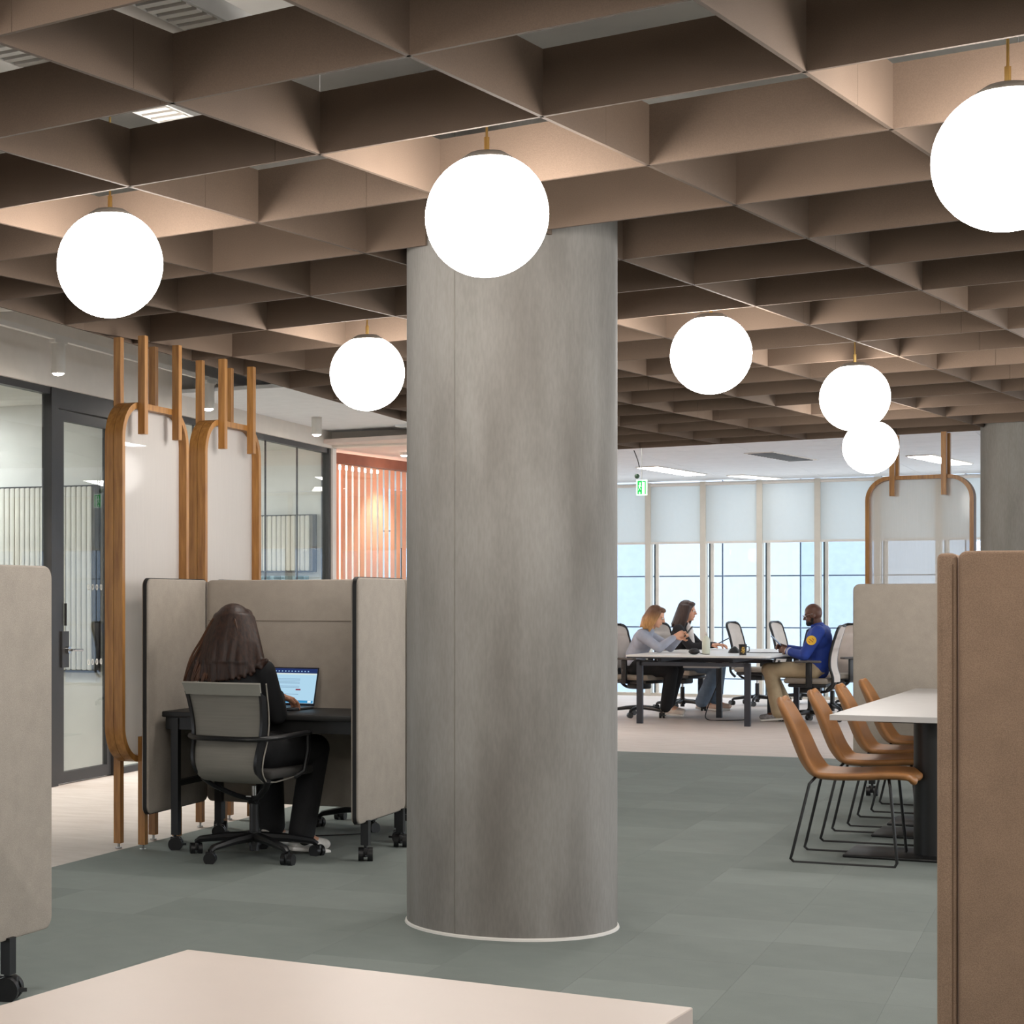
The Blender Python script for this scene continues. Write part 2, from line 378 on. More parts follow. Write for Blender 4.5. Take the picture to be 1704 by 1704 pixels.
# ---------------------------------------------------------------- globes
glabels = ['glowing white globe pendant by raft edge above the oak framed screens', 'glowing white globe pendant hanging in front of the thick column top',
 'glowing white globe pendant above the brown heather fabric partition', 'glowing white globe pendant behind thick column toward the terracotta vertical blinds',
 'glowing white globe pendant hung on its own beyond the column on window side', 'glowing white globe pendant overlapping a farther globe just below it',
 'glowing white globe pendant farthest off, beside the lone oak screen posts']
gpos = [(183,440,6.90), (810,359,6.0), (1677,264.5,5.10), (611,621.5,9.85), (1183,590,9.27), (1422.5,661.5,10.9), (1448.5,744,13.8)]
GR = .1945
for n_, (i, j) in enumerate([(4.5,.5), (-.5,-3.5), (1.5,-3.5), (3.5,-3.5), (5.5,-3.5), (2.5,5.5), (4.5,5.5), (1.5,8.5)]):  # added: carries the globe pattern on outside the view, to light the floor
    X, Y = grid(i, j); gpos.append((CX+F*X/Y, HY-F*1.225/Y, Y)); glabels.append('glowing white globe pendant added outside the view to light the floor')
for (px, py, Y), lb in zip(gpos, glabels):
    X, z = X_at(px, Y), Z_at(py, Y)
    t = thing('globe_pendant', lb, 'pendant lamp', (X, Y, z-GR), 0, 'globe pendants under the baffle raft')
    q = MB(); q.ell((0,0,GR), (GR,)*3, 40, 24); q.build('globe', M_globe, t, True)
    zc = math.sqrt(GR*GR-.085**2)
    q = MB(); q.lathe([(.090, GR+zc-.008), (.082, GR+zc+.006), (.055, GR*2+.004), (.02, GR*2+.008), (0, GR*2+.008)], 32); q.build('cap', M_cap, t, True)
    q = MB(); q.bar((0,0,GR*2), (0,0,3.42-z+GR), 0, r=.004); q.build('rod', M_brass, t, True)
    q = MB(); q.cyl((0,0,GR*2+.03), .0085, .05, 16); q.build('ferrule', M_brass, t, True)
# ---------------------------------------------------------------- glass wall with door
GW = 24.2; GP = (-.906, 13.35)
cG, sG = math.cos(math.radians(GW)), math.sin(math.radians(GW))
def gw(name, label, kind='structure'):
    o = bpy.data.objects.new(name, None); COL.objects.link(o); o.location = (GP[0], GP[1], 0); o.rotation_euler = (0, 0, -math.radians(GW)); o['kind'] = kind; o['label'] = label; return o
ZT = 2.83
win = gw('window_1', 'full height glazed office front in dark metal frame')
def part(parent, name, m, *a, **k):
    q = MB(); q.box(*a, **k); return q.build(name, m, parent)
J = [-4.2, -1.6, 0.0]
for y0, y1 in zip(J, J[1:]): part(win, 'pane', M_glass, -.006, .006, y0+.01, y1-.005, .05, ZT-.05)
J2 = [1.0, 1.75, 2.55, 3.37, 4.19, 5.01, 5.80]
for y0, y1 in zip(J2, J2[1:]): part(win, 'pane', M_glass, -.006, .006, y0+.002, y1-.002, .05, ZT-.045)
for y in J2[2:-1]: part(win, 'glazing_joint', M_alu, -.008, .008, y-.004, y+.004, .05, ZT-.045)
for y0, y1 in ((-4.2, 0), (1.0, 5.85)):
    part(win, 'head_rail', M_alu, -.03, .03, y0, y1, ZT-.05, ZT); part(win, 'sill_rail', M_alu, -.03, .03, y0, y1, 0, .05)
part(win, 'header', M_alu, -.035, .035, -.02, 1.06, ZT-.14, ZT); part(win, 'header', M_alu, -.035, .035, 1.06, 2.0, ZT-.10, ZT)
for y, w_ in ((-.02, .10), (.98, .09), (2.0, .05), (5.80, .07)): part(win, 'post', M_alu, -.04, .04, y, y+w_, 0, ZT)
door = gw('door_1', 'dark framed glass door with lever handle')
part(door, 'stile', M_alu, -.02, .02, .09, .20, .01, ZT-.15); part(door, 'stile', M_alu, -.02, .02, .90, .975, .01, ZT-.15)
part(door, 'rail', M_alu, -.02, .02, .20, .90, ZT-.22, ZT-.15); part(door, 'rail', M_alu, -.02, .02, .20, .90, .01, .09)
part(door, 'door_pane', M_glass, -.005, .005, .20, .90, .09, ZT-.22)
hp = part(door, 'lock_plate', M_alu, .018, .034, .15, .255, .84, 1.10)
q = MB(); q.cyl((.045, .215, .965), .026, .03, 20, axis='x'); q.tube([(.05,.215,.965), (.085,.215,.965), (.09,.24,.965), (.09,.36,.962)], .009, 10); q.build('lever_handle', M_chrome, door, True)
part(door, 'pull_grip', M_trimb, .02, .034, .205, .222, 1.14, 1.30)
part(door, 'wall_switch', mat('blue_grey_plate', (92,100,118), .5), -.13, -.12, .33, .45, 1.12, 1.26)
for z0 in (1.42, .865):                              # manifestation rings and a row of dots on the glass
    for k in range(5, 9):
        q = MB(); rr = .020
        q.tube([(.007, .28+k*.068+rr*.7*math.cos(a), z0+rr*math.sin(a)) for a in [2*math.pi*h/14 for h in range(14)]], .0026, 6, True); q.build('glass_mark', M_white, door)
# wall above the glass and bulkhead round the corner
wl = gw('wall_left', 'warm white wall above the glazed office front')
part(wl, 'fascia', M_wwall, -.09, .06, -4.2, 5.95, ZT, 3.42); part(wl, 'bulkhead', M_wwall, .0, 3.6, 5.83, 5.97, ZT+.01, 3.42)
part(wl, 'end_post', M_white, -.05, .06, 5.86, 5.97, 0, ZT+.01)
# rooms behind the glass
rm = gw('wall_room', 'white plaster walls of the small meeting rooms')
part(rm, 'cross_wall', M_white, -3.2, -.045, 1.02, 1.12, 0, ZT); part(rm, 'cross_wall', M_white, -3.2, -.045, 5.83, 5.9, 0, ZT)
part(rm, 'rear_wall', M_white, -3.3, -3.2, -4.3, 5.9, 0, ZT); part(rm, 'end_wall', M_white, -3.2, -.045, -4.3, -4.2, 0, ZT)
part(rm, 'room_ceiling', M_white, -3.3, -.09, -4.3, 5.9, ZT, ZT+.05)
M_slat = mat('cream_felt_slat', (216,209,198), .9, vary=.04, bump=.3, bs=300)
def slat_board(label, x0, x1, y, z0, z1, pitch, m):
    t = thing('slatted_wall_board', label, 'wall panel', (GP[0], GP[1], 0), -GW)
    part(t, 'backing', mat('felt_backing', (150,143,132), .9), x0-.01, x1, y-.012, y, z0-.002, z1)
    part(t, 'edge_strip', M_trimb, x1, x1+.035, y-.03, y, z0-.014, z1+.008); part(t, 'edge_strip', M_trimb, x0-.01, x1, y-.03, y, z0-.016, z0-.002); part(t, 'edge_strip', M_trimb, x0-.01, x1, y-.03, y, z1, z1+.008)
    n = int((x1-x0)/pitch); me = None
    for k in range(n):
        if me is None:
            q = MB(); q.box(0, pitch*.94, -.026, 0, z0, z1, bev=.012, seg=2); o = q.build('slat', m, t, True); me = o.data
        else: o = link('slat', me, None, t)
        o.location = (x0+k*pitch, y-.012, 0)
slat_board('cream vertical slatted acoustic board on meeting room wall behind the glass door', -2.9, -.12, 1.0, .79, 2.19, .0445, M_slat)
slat_board('pale slatted acoustic board in the glazed room nearest the terracotta blinds', -2.9, -.12, 5.80, 1.62, 2.17, .05, M_slat)
M_teal = mat('reflected_window_blue', (126,148,152), .9, vary=.08)
q = MB(); q.sheet(lambda a, c: (-2.95+a*2.8, 5.77-.03*math.sin(a*2.8/.06*2*math.pi/2), .05+c*1.52), 260, 1, .004)  # added sheet, coloured as the far windows reflected in the glass
o = q.build('window_reflection_sheet', M_teal, None, True); o.location = (GP[0], GP[1], 0); o.rotation_euler = (0,0,-math.radians(GW)); tag(o, 'grey blue pleated sheet standing in for windows reflected in the glass', 'reflection sheet')
for (x, y, lb) in ((-1.5, -1.2, 'flush linear light in the room behind the glass door, away from it'), (-1.5, .2, 'flush linear light in the room just behind the glass door'), (-1.5, 2.6, 'flush linear light in the room behind the oak screens'), (-1.5, 4.2, 'flush linear light in front of the pale slatted board')):
    t = thing('recessed_room_light', lb, 'ceiling light', (GP[0]+x*cG+y*sG, GP[1]-x*sG+y*cG, ZT), -GW, 'meeting room ceiling lights')
    part(t, 'trim_frame', M_white, -.09, .09, -.5, .5, -.012, -.002); part(t, 'diffuser', emit('room_light', (244,249,255), 85), -.07, .07, -.48, .48, -.016, -.012)
# track with spot lamps
tr = thing('lighting_track', 'white lighting track running along above the glazed front', 'light track', (GP[0], GP[1], 0), -GW)
part(tr, 'rail', M_white, .42, .455, -4.0, 7.2, 3.05, 3.085)
for y in (-2.5, .2, 3.2, 6.2): part(tr, 'drop_rod', M_white, .433, .442, y, y+.009, 3.085, 3.42)
slab_ = ['above the glass door', 'between the oak screens', 'over the last glass panes', 'beside the terracotta blinds']
for px, nm in zip((97, 347, 527, 673), slab_):
    k = (px-CX)/F; X0, Y0 = GP[0]+.437*cG, GP[1]-.437*sG
    g = (k*Y0-X0)/(sG-k*cG); x, y = X0+g*sG, Y0+g*cG
    t = thing('track_spot', 'white cylinder spot lamp lit on the track ' + nm, 'spot lamp', (x, y, 2.83), -GW, 'track spots')
    part(t, 'adapter', M_white, -.025, .025, -.09, .09, .20, .222)
    q = MB(); q.lathe([(0,.20), (.047,.20), (.047,.008), (.04,0), (.037,.012), (0,.014)], 28); q.build('housing', M_white, t, True)
    q = MB(); q.ell((0,0,.004), (.0365,.0365,.018), 24, 12); q.build('lens', M_spotl, t, True)
    ld = bpy.data.lights.new('spot_beam', 'SPOT'); ld.energy = SPOT_W; ld.spot_size = math.radians(95); ld.spot_blend = .8; ld.shadow_soft_size = .05; ld.color = (1,.93,.84)
    lo = bpy.data.objects.new('spot_beam', ld); COL.objects.link(lo); lo.parent = t; lo.location = (0,0,-.04)
# exposed pipes under the soffit by the glass wall
def gpt(x, y, z): return (GP[0]+x*cG+y*sG, GP[1]-x*sG+y*cG, z)
duct(gpt(.15, -1.15, 3.24), gpt(2.2, -1.15, 3.24), .055, 'short white pipe with band collars above the glass door', 'service_pipe', M_white)
duct(gpt(.3, 3.0, 3.24), gpt(2.4, 3.0, 3.24), .04, 'thin white pipe hanging between oak screens and the column', 'service_pipe', M_white)
duct(gpt(.3, 4.9, 3.2), gpt(2.6, 4.9, 3.2), .05, 'white pipe on drop rods above the last spot lamps', 'service_pipe', M_white)
# terracotta blinds behind glass
M_terra = translucent('terracotta_vane', (228,176,150), .97, vary=.12, stretch=(30,30,1), vs_=2)
M_terrad = mat('shaded_terracotta', (150,88,66), .8, vary=.06)
B0, B1 = Vector((1.6, 19.05, 0)), Vector((3.3, 21.5, 0)); bd = (B1-B0); BL = bd.length; ba = math.degrees(math.atan2(bd.y, bd.x))
vb = thing('vertical_blind', 'terracotta vertical blind with light gaps between its vanes', 'blind', (B0.x, B0.y, 0), ba)
part(vb, 'unlit_vane_tops', M_terrad, 0, BL, -.02, .03, 2.71, 2.82)  # dark band painted for the vane tops above the reflected light line
q = MB(); q.box(0, .086, -.002, .002, .08, 2.71); me = q.build('vane', M_terra, vb).data
for k in range(1, int(BL/.132)): o = link('vane', me, None, vb); o.location = (k*.132, 0, 0)
bw = gw('window_2', 'glazing in front of the terracotta blinds'); bw.location = (B0.x, B0.y, 0); bw.rotation_euler = (0, 0, math.radians(ba))
part(bw, 'pane', M_glass, 0, BL, -.10, -.092, .05, 2.71); part(bw, 'sill_rail', M_alu, 0, BL, -.12, -.07, 0, .05)
rb = gw('wall_recess', 'white walls behind the terracotta blinds'); rb.location = (B0.x, B0.y, 0); rb.rotation_euler = (0, 0, math.radians(ba))
part(rb, 'rear_wall', mat('bright_white', (240,236,232), .7, vary=.01), -2.5, BL+1, 1.6, 1.7, 0, 2.95); part(rb, 'recess_ceiling', mat('pinkish_ceiling', (222,206,198), .8, vary=.02), -.6, BL-.7, -1.3, 1.6, 2.86, 2.9)
for k, yy in enumerate((.5, 1.1)):
    o = part(None, 'linear_light', emit('strip_light', (255,240,226), 42), -.1, BL, yy, yy+.07, 2.82, 2.85); o.location = (B0.x, B0.y, 0); o.rotation_euler = (0, 0, math.radians(ba))
    tag(o, 'slim linear light behind the terracotta vanes, ' + ('next to them' if k == 0 else 'nearer the rear wall'), 'linear light')
# ---------------------------------------------------------------- far window wall
def ww(name, label):
    o = bpy.data.objects.new(name, None); COL.objects.link(o); o.location = (WP[0], WP[1], 0); o.rotation_euler = (0, 0, -math.radians(WY)); o['kind'] = 'structure'; o['label'] = label; return o
M_mull = mat('cream_mullion', (206,201,190), .5, vary=.02); M_gask = mat('dark_gasket', (70,84,90), .5)
wf = ww('window_3', 'floor to ceiling curtain wall with cream mullions')
for k in range(-5, 13):
    x = k*MOD
    part(wf, 'mullion', M_mull, x-.038, x+.038, -.07, .07, 0, ZW); part(wf, 'gasket', M_gask, x+.058, x+.075, .06, .09, 0, ZW)
    part(wf, 'white_reveal', M_white, x+.075, x+.12, .07, .10, 0, ZW)
    part(wf, 'pane', M_wglass, x+.04, x+MOD-.04, .075, .083, .04, ZW)
part(wf, 'sill', M_mull, -5*MOD, 13*MOD, -.05, .09, 0, .04)
for k in range(-5, 12):
    x = k*MOD; o_ = ['first', 'second', 'third', 'fourth', 'fifth', 'sixth', 'seventh', 'eighth', 'ninth', 'tenth', 'eleventh', 'twelfth']
    lb = 'pale roller blind a third down, ' + (o_[k+2]+' one past the thick column' if k > -3 and k < 10 else 'out at the ends of the window wall')
    t = thing('roller_blind', lb, 'blind', (WP[0]+x*cW, WP[1]-x*sW, 0), -WY, 'roller blinds on the window wall')
    part(t, 'fabric', M_blind, .03, MOD-.03, -.045, -.041, 2.14, ZW-.05); part(t, 'bottom_bar', M_white, .03, MOD-.03, -.052, -.034, 2.115, 2.145)
    q = MB(); q.cyl((MOD/2, -.043, ZW-.03), .026, MOD-.06, 14, axis='x'); q.build('roller', M_white, t, True)
# white ceiling between raft and windows
wc = ww('ceiling_panels', 'white tiled office ceiling by the windows')
TSX, TSY = 1.2, .6
for ix in range(-4, 8):
    for iy in range(0, 22):
        x, y = ix*TSX, -.1-(iy+1)*TSY
        X, Y = WP[0]+x*cW+y*sW, WP[1]-x*sW+y*cW
        gx, gy = w2g(X, Y)
        if gy < JF-.9 or gx < edge_x(JF)-2.2: continue
        part(wc, 'ceiling_tile', M_ceil, x+.003, x+TSX-.003, y+.003, y+TSY-.003, ZW, ZW+.02)
b = MB(); b.box(-5*MOD, 13*MOD, -13.0, .1, ZW+.02, ZW+.05); struct(b.build('ceiling_void', M_ceil, wc))
def clight(p0, p1, wdt, lb, dm=None):
    (x0, y0), (x1, y1) = p0, p1; a = math.atan2(y1-y0, x1-x0); L = math.hypot(x1-x0, y1-y0)
    t = thing('recessed_light', lb, 'ceiling light', ((x0+x1)/2, (y0+y1)/2, ZW), math.degrees(a), 'recessed ceiling lights near the windows')
    part(t, 'trim_frame', M_white, -L/2-.02, L/2+.02, -wdt/2-.02, wdt/2+.02, -.012, -.002); part(t, 'diffuser', dm or M_lamp, -L/2, L/2, -wdt/2, wdt/2, -.017, -.012)
clight((5.78,23.1), (6.75,24.5), .26, 'bright recessed ceiling light beside the green exit sign')
clight((7.30,24.62), (8.02,25.3), .20, 'bright recessed ceiling light close above the roller blinds', emit('dimmer_diffuser', (255,252,248), 6))
clight((8.40,21.3), (9.40,22.6), .26, 'bright recessed ceiling light behind the lone oak screen post')
clight((5.70,17.4), (6.5,18.6), .24, 'bright recessed ceiling light at raft edge by two overlapping globes')
clight((3.75,17.7), (4.25,18.35), .22, 'bright recessed ceiling light behind the thick column')
vt = thing('ceiling_vent', 'grey slatted air grille in the white ceiling', 'vent', ((6.46+7.36)/2, 21.5, ZW), 53)
part(vt, 'frame', M_white, -.75, .75, -.17, .17, -.008, -.001)
for k in range(14):
    part(vt, 'louvre', mat('vent_grey', (104,108,112), .6), -.70+k*.1, -.70+k*.1+.045, -.14, .14, -.014, -.008)
# exit sign on its bracket
SX, SY = X_at(1068, 18.2), 18.2
es = thing('exit_sign', 'green and white hanging exit sign beside the column', 'exit sign', (SX, SY, Z_at(811, SY)), -14)
part(es, 'board', emit('sign_white', (232,255,238), 1.6), -.052, .052, -.006, .006, -.077, .075)
GRN = emit('sign_green', (40,205,90), 1.3)
part(es, 'green_field', GRN, -.040, .002, -.009, -.006, -.066, .064)
part(es, 'door_outline', GRN, .028, .038, -.009, -.006, -.066, .060); part(es, 'door_outline', GRN, .006, .038, -.009, -.006, .050, .060)
WHT = emit('sign_mark', (240,255,244), 1.7)
q = MB(); q.ell((-.016,-.010,.040), (.008,.002,.008), 12, 8); q.bar((-.016,-.010,.030), (-.022,-.010,-.002), .012, .003); q.bar((-.018,-.010,.024), (-.002,-.010,.006), .006, .003); q.bar((-.018,-.010,.024), (-.034,-.010,.012), .006, .003)
q.bar((-.022,-.010,0), (-.008,-.010,-.024), .007, .003); q.bar((-.022,-.010,0), (-.034,-.010,-.030), .007, .003); q.build('running_figure', WHT, es)
q = MB(); q.bar((-.02,-.010,-.042), (-.02,-.010,-.060), .006, .003); q.prism([(-.031,-.052), (-.009,-.052), (-.02,-.064)], 0, .002, M=Matrix.Translation((0,-.010,0)) @ Matrix.Rotation(math.pi/2, 4, 'X')); q.build('arrow', WHT, es)
q = MB(); q.bar((0,0,.075), (0,0,ZW-Z_at(811, SY)), 0, r=.004); q.build('drop_rod', M_grey, es)
q = MB(); q.ell((-.045, 0, .108), (.024,)*3, 18, 12); q.build('sensor_eye', mat('dark_green_dome', (52,84,62), .2), es, True)
q = MB(); q.tube(spline([(-.075,0,.36), (-.055,0,.31), (-.035,0,.25), (-.022,0,.19)]), .0045, 8); q.build('cable', M_trimb, es, True)
# ---------------------------------------------------------------- building across the street
fb = thing('office_building', 'pale blue panelled building outside the windows', 'building', (WP[0]+12*sW, WP[1]+12*cW, -6.38), -WY)
M_fac = mat('pale_blue_cladding', (166,176,188), .35, vary=.02); M_fac2 = mat('blue_cladding', (148,163,182), .3, vary=.03); M_joint = mat('cladding_joint', (112,128,150), .7)
part(fb, 'structure_frame', M_joint, -12, 22, .05, 8, 0, 13.34)
pm = {}
for ix in range(-8, 15):
    for iz in range(0, 13):
        kind = M_fac2 if (ix % 3 == 0 or ix % 5 == 2) else M_fac
        if kind not in pm:
            q = MB(); q.box(.015, 1.485, -.02, .05, .012, 1.014); pm[kind] = q.build('cladding_panel', kind, fb); o = pm[kind]
        else: o = link('cladding_panel', pm[kind].data, None, fb)
        o.location = (ix*1.5, 0, iz*1.026)
# ================================================================== FURNITURE
def caster(parent, x, y, r=.03, rot=0, brake=False, name='caster', z=0):
    """twin wheel castor"""
    R = Matrix.Translation((x, y, z)) @ Matrix.Rotation(rot, 4, 'Z')
    q = MB()
    for s in (-1, 1): q.cyl((s*r*.62, 0, r), r, r*.72, 22, axis='x', M=R)
    q.box(-r*.28, r*.28, -r*.8, r*.8, r*.7, r*2.0, M=R, bev=r*.15); q.cyl((0, r*.15, r*2.25), r*.22, r*.7, 12, M=R)
    if brake: q.prism([(-r*.5, -r*.7), (r*.5, -r*.7), (0, -r*1.5)], r*.8, r*1.1, M=R)
    return q.build(name, M_blackp, parent, True)
def rpanel(name, parent, x0, x1, z0, z1, y0, y1, rad, m, seg=6, bev=.008):
    """rounded rectangle board standing in the xz plane"""
    pts = []
    for cx_, cz_, a0 in ((x1-rad, z1-rad, 0), (x0+rad, z1-rad, 90), (x0+rad, z0+rad, 180), (x1-rad, z0+rad, 270)):
        for k in range(seg+1):
            a = math.radians(a0+90*k/seg); pts.append((cx_+rad*math.cos(a), cz_+rad*math.sin(a)))
    q = MB(); q.prism([(x, -z) for x, z in pts][::-1], y0, y1, M=Matrix(((1,0,0,0),(0,0,1,0),(0,-1,0,0),(0,0,0,1))))
    if bev:
        es = [e for e in q.b.edges if abs(e.verts[0].co.y-e.verts[1].co.y) < 1e-6]
        bmesh.ops.bevel(q.b, geom=es, offset=bev, segments=2, affect='EDGES', profile=.5)
    return q.build(name, m, parent, True, 50)
def side_panel(parent, x, y0, y1, z0, z1, th, m, name='screen_panel', rad=.045, trim=True):
    """rounded fabric board in the yz plane centred on x, with black edge trim"""
    R = Matrix.Rotation(math.radians(90), 4, 'Z')
    o = rpanel(name, parent, y0, y1, z0, z1, -th/2, th/2, rad, m); o.matrix_local = Matrix.Translation((x, 0, 0)) @ R
    if trim:
        t = rpanel('edge_trim', o, y0-.004, y1+.004, z0-.004, z1+.004, -th*.14-.004, th*.14+.004, rad, M_trimb, bev=0)
    return o
# ---------------------------------------------------------------- desk pod
PZ0, PZ1 = .20, 1.432
def pod(loc, rz, label, W=1.15, D=.80, chairside=True, group=None):
    t = thing('desk_pod', label, 'desk', (loc[0], loc[1], 0), rz, group)
    side_panel(t, 0, 0, D, PZ0, PZ1, .04, M_panel); side_panel(t, W, 0, D, PZ0, PZ1, .04, M_panel)
    bk = rpanel('back_panel', t, .03, W-.03, PZ0, PZ1, D-.045, D-.005, .03, M_panel)
    part(bk, 'panel_seam', mat('seam_fabric', (128,116,104), .95), .04, W-.04, D-.0462, D-.045, 1.205, 1.208)
    q = MB(); q.box(.05, W-.035, .10, D-.05, .705, .735, bev=.006); q.build('desktop', M_pod, t, True)
    part(t, 'apron_rail', M_black, .06, W-.05, .13, .17, .64, .705); part(t, 'apron_rail', M_black, .06, W-.05, D-.12, D-.08, .64, .705)
    for x in (.115, W+.012):
        for y in (.14, D-.07):
            lg = MB(); lg.box(x-.02, x+.02, y-.02, y+.02, .085, .70 if x < 1 else PZ0+.01); lo = lg.build('leg', M_black, t); caster(lo, x, y, .037, 1.85 if x < 1 else .3, True)
    part(t, 'cross_bar', M_black, .10, .13, .15, D-.07, .34, .37)
    part(t, 'corner_hinge', M_chrome, .025, .034, D-.04, D-.01, PZ0+.1, PZ1-.01)
    return t
PODO = (-.163, 9.85)
pod(PODO, -24, 'beige fabric desk pod on casters with black desk where the long-haired person works')
# back to back neighbour, only its feet show under the panels
pod((PODO[0]+1.15*math.cos(math.radians(24))+1.63*math.sin(math.radians(24))+.06, PODO[1]-1.15*math.sin(math.radians(24))-.02+1.63*math.cos(math.radians(24))), 156, 'beige fabric desk pod standing back to back behind the occupied one')
# foreground pods, one panel showing
lp = thing('desk_pod', 'beige fabric pod panel on black leg and caster near the blush table', 'partition', (X_at(78, 6.44), 6.44, 0), -27.0)
side_panel(lp, 0, -1.4, 0, PZ0, PZ1, .045, M_panel, trim=False)
for y in (-.275, -1.2):
    o = part(lp, 'leg', M_black, -.0, .035, y-.02, y+.02, .09, PZ0+.01); caster(o, .018, y, .042, 1.85, True)
rp = thing('desk_pod', 'brown heather fabric partition with stitched rounded edge panel', 'partition', (X_at(1560, 4.66), 4.66, 0), -26)
o = rpanel('edge_panel', rp, .0, .046, .10, PZ1-.002, -.02, .75, .014, M_panelb, bev=.012)
part(o, 'stitch_line', mat('brown_thread', (104,80,62), .9), .036, .0375, -.0212, -.0195, .12, PZ1-.03)
rpanel('face_panel', rp, .049, 1.25, .10, PZ1+.003, -.022, .02, .02, M_panelb, bev=.01)
rpanel('edge_panel', rp, 1.253, 1.30, .10, PZ1-.002, -.02, .75, .014, M_panelb, bev=.012)
for x in (.1, 1.2): o = part(rp, 'leg', M_black, x-.02, x+.02, -.0, .04, .085, .11); caster(o, x, .02, .037)
mp_ = thing('desk_pod', 'beige fabric partition panel behind the tan chairs and long table', 'partition', (X_at(1420, 12.75), 12.75, 0), -26)
rpanel('face_panel', mp_, 0, 1.25, PZ0, PZ1, -.022, .022, .045, M_panel); side_panel(mp_, 1.28, 0, .8, PZ0, PZ1, .04, M_panel)
for x in (.12, 1.15): o = part(mp_, 'leg', M_black, x-.02, x+.02, -.02, .02, .085, PZ0+.01); caster(o, x, 0, .037)
# ---------------------------------------------------------------- oak framed screens
def oak_screen(loc, rz, label, op, W=.80, group='oak framed hanging screens'):
    t = thing('oak_framed_screen', label, 'screen', (loc[0], loc[1], 0), rz, group)
    z0, z1, rad, th = .465, 2.365, .20, .032
    def loop(o):
        pts = []
        for cx_, cz_, a0 in ((W/2-rad, z1-rad, 0), (-W/2+rad, z1-rad, 90), (-W/2+rad, z0+rad, 180), (W/2-rad, z0+rad, 270)):
            for k in range(11):
                a = math.radians(a0+9*k); r = rad-o; pts.append((cx_+r*math.cos(a), cz_+r*math.sin(a)))
        return pts
    for xc in (-.0265, .0265):
        A, B = loop(0), loop(th); q = MB(); n = len(A); hw = .025; rows = []
        for pts, x in ((A, xc-hw), (A, xc+hw), (B, xc+hw), (B, xc-hw)): rows.append([q.b.verts.new((x, y, z)) for y, z in pts])
        for a in range(4):
            P, Q = rows[a], rows[(a+1) % 4]
            for k in range(n): q.b.faces.new((P[k], P[(k+1) % n], Q[(k+1) % n], Q[k]))
        q.build('frame_loop', M_oak, t, True, 50)
    q = MB(); q.prism(loop(th*.8), -.004, .004, M=Matrix(((0,0,1,0),(1,0,0,0),(0,1,0,0),(0,0,0,1)))); q.build('woven_panel', op, t)
    for y in (-.205, .205):
        for s in (-1, 1):
            x = s*.0725
            part(t, 'hanger_post', M_oak, x-.02, x+.02, y-.02, y+.02, 2.195, 2.714)
            o = part(t, 'foot_post', M_oak, x-.02, x+.02, y-.02, y+.02, .03, .60)
            q = MB(); q.cyl((x, y, .018), .007, .03, 12); q.cyl((x, y, .004), .018, .008, 16); q.build('levelling_foot', M_chrome, o, True)
    return t
def mid(a, c): return ((a[0]+c[0])/2, (a[1]+c[1])/2)
oak_screen((-.150, 10.17), -26, 'oak framed white screen nearest the glass door, double rounded loop on posts', M_mesh)
oak_screen((.295, 11.12), -26, 'oak framed white screen second along, behind the desk pod panels', M_mesh)
M_mesh2 = translucent('sheer_woven_screen', (214,208,200), .42, gloss=.3, vary=.1, stretch=(40,40,2), vs_=3)
oak_screen((X_at(1531, 15.72), 15.72), 56, 'oak framed sheer screen standing alone between window wall and column', M_mesh2, W=.86)
# ---------------------------------------------------------------- blush table, closest to the camera
bt = thing('foreground_table', 'blush laminate table top with square corners, nearest to view', 'table', (.019, 3.12, 0), -32)
part(bt, 'tabletop', M_cream, 0, .842, -1.5, 0, .705, .735, bev=.0015, seg=1)
for x in (.09, .75):
    for y in (-1.4, -.1): part(bt, 'leg', M_black, x-.025, x+.025, y-.025, y+.025, 0, .705)
# ---------------------------------------------------------------- long table with pedestal
DT = (X_at(1380, 9.58), 9.58); DTR = -28.5
def long_table(y0, y1, label):
    a = math.radians(-DTR); t = thing('long_table', label, 'table', (DT[0]+y0*math.sin(a), DT[1]+y0*math.cos(a), 0), DTR, 'long tables butted end to end')
    L = y1-y0
    part(t, 'tabletop', M_ttop, 0, .9, .002, L-.002, .708, .738, bev=.002, seg=1)
    for y in (.30, L-.30):
        q = MB(); q.cyl((.45, y, .36), .085, .70, 32); q.build('pedestal', M_black, t, True)
        q = MB(); q.box(.05, .85, y-.22, y+.22, .006, .022, bev=.007); q.build('base_plate', M_black, t, True)
        part(t, 'top_bracket', M_black, .2, .7, y-.05, y+.05, .69, .708)
    return t
long_table(0, 1.55, 'grey white long table on black pedestal beside the tan chairs')
long_table(1.555, 3.3, 'grey white table butted to the far end of the long table')
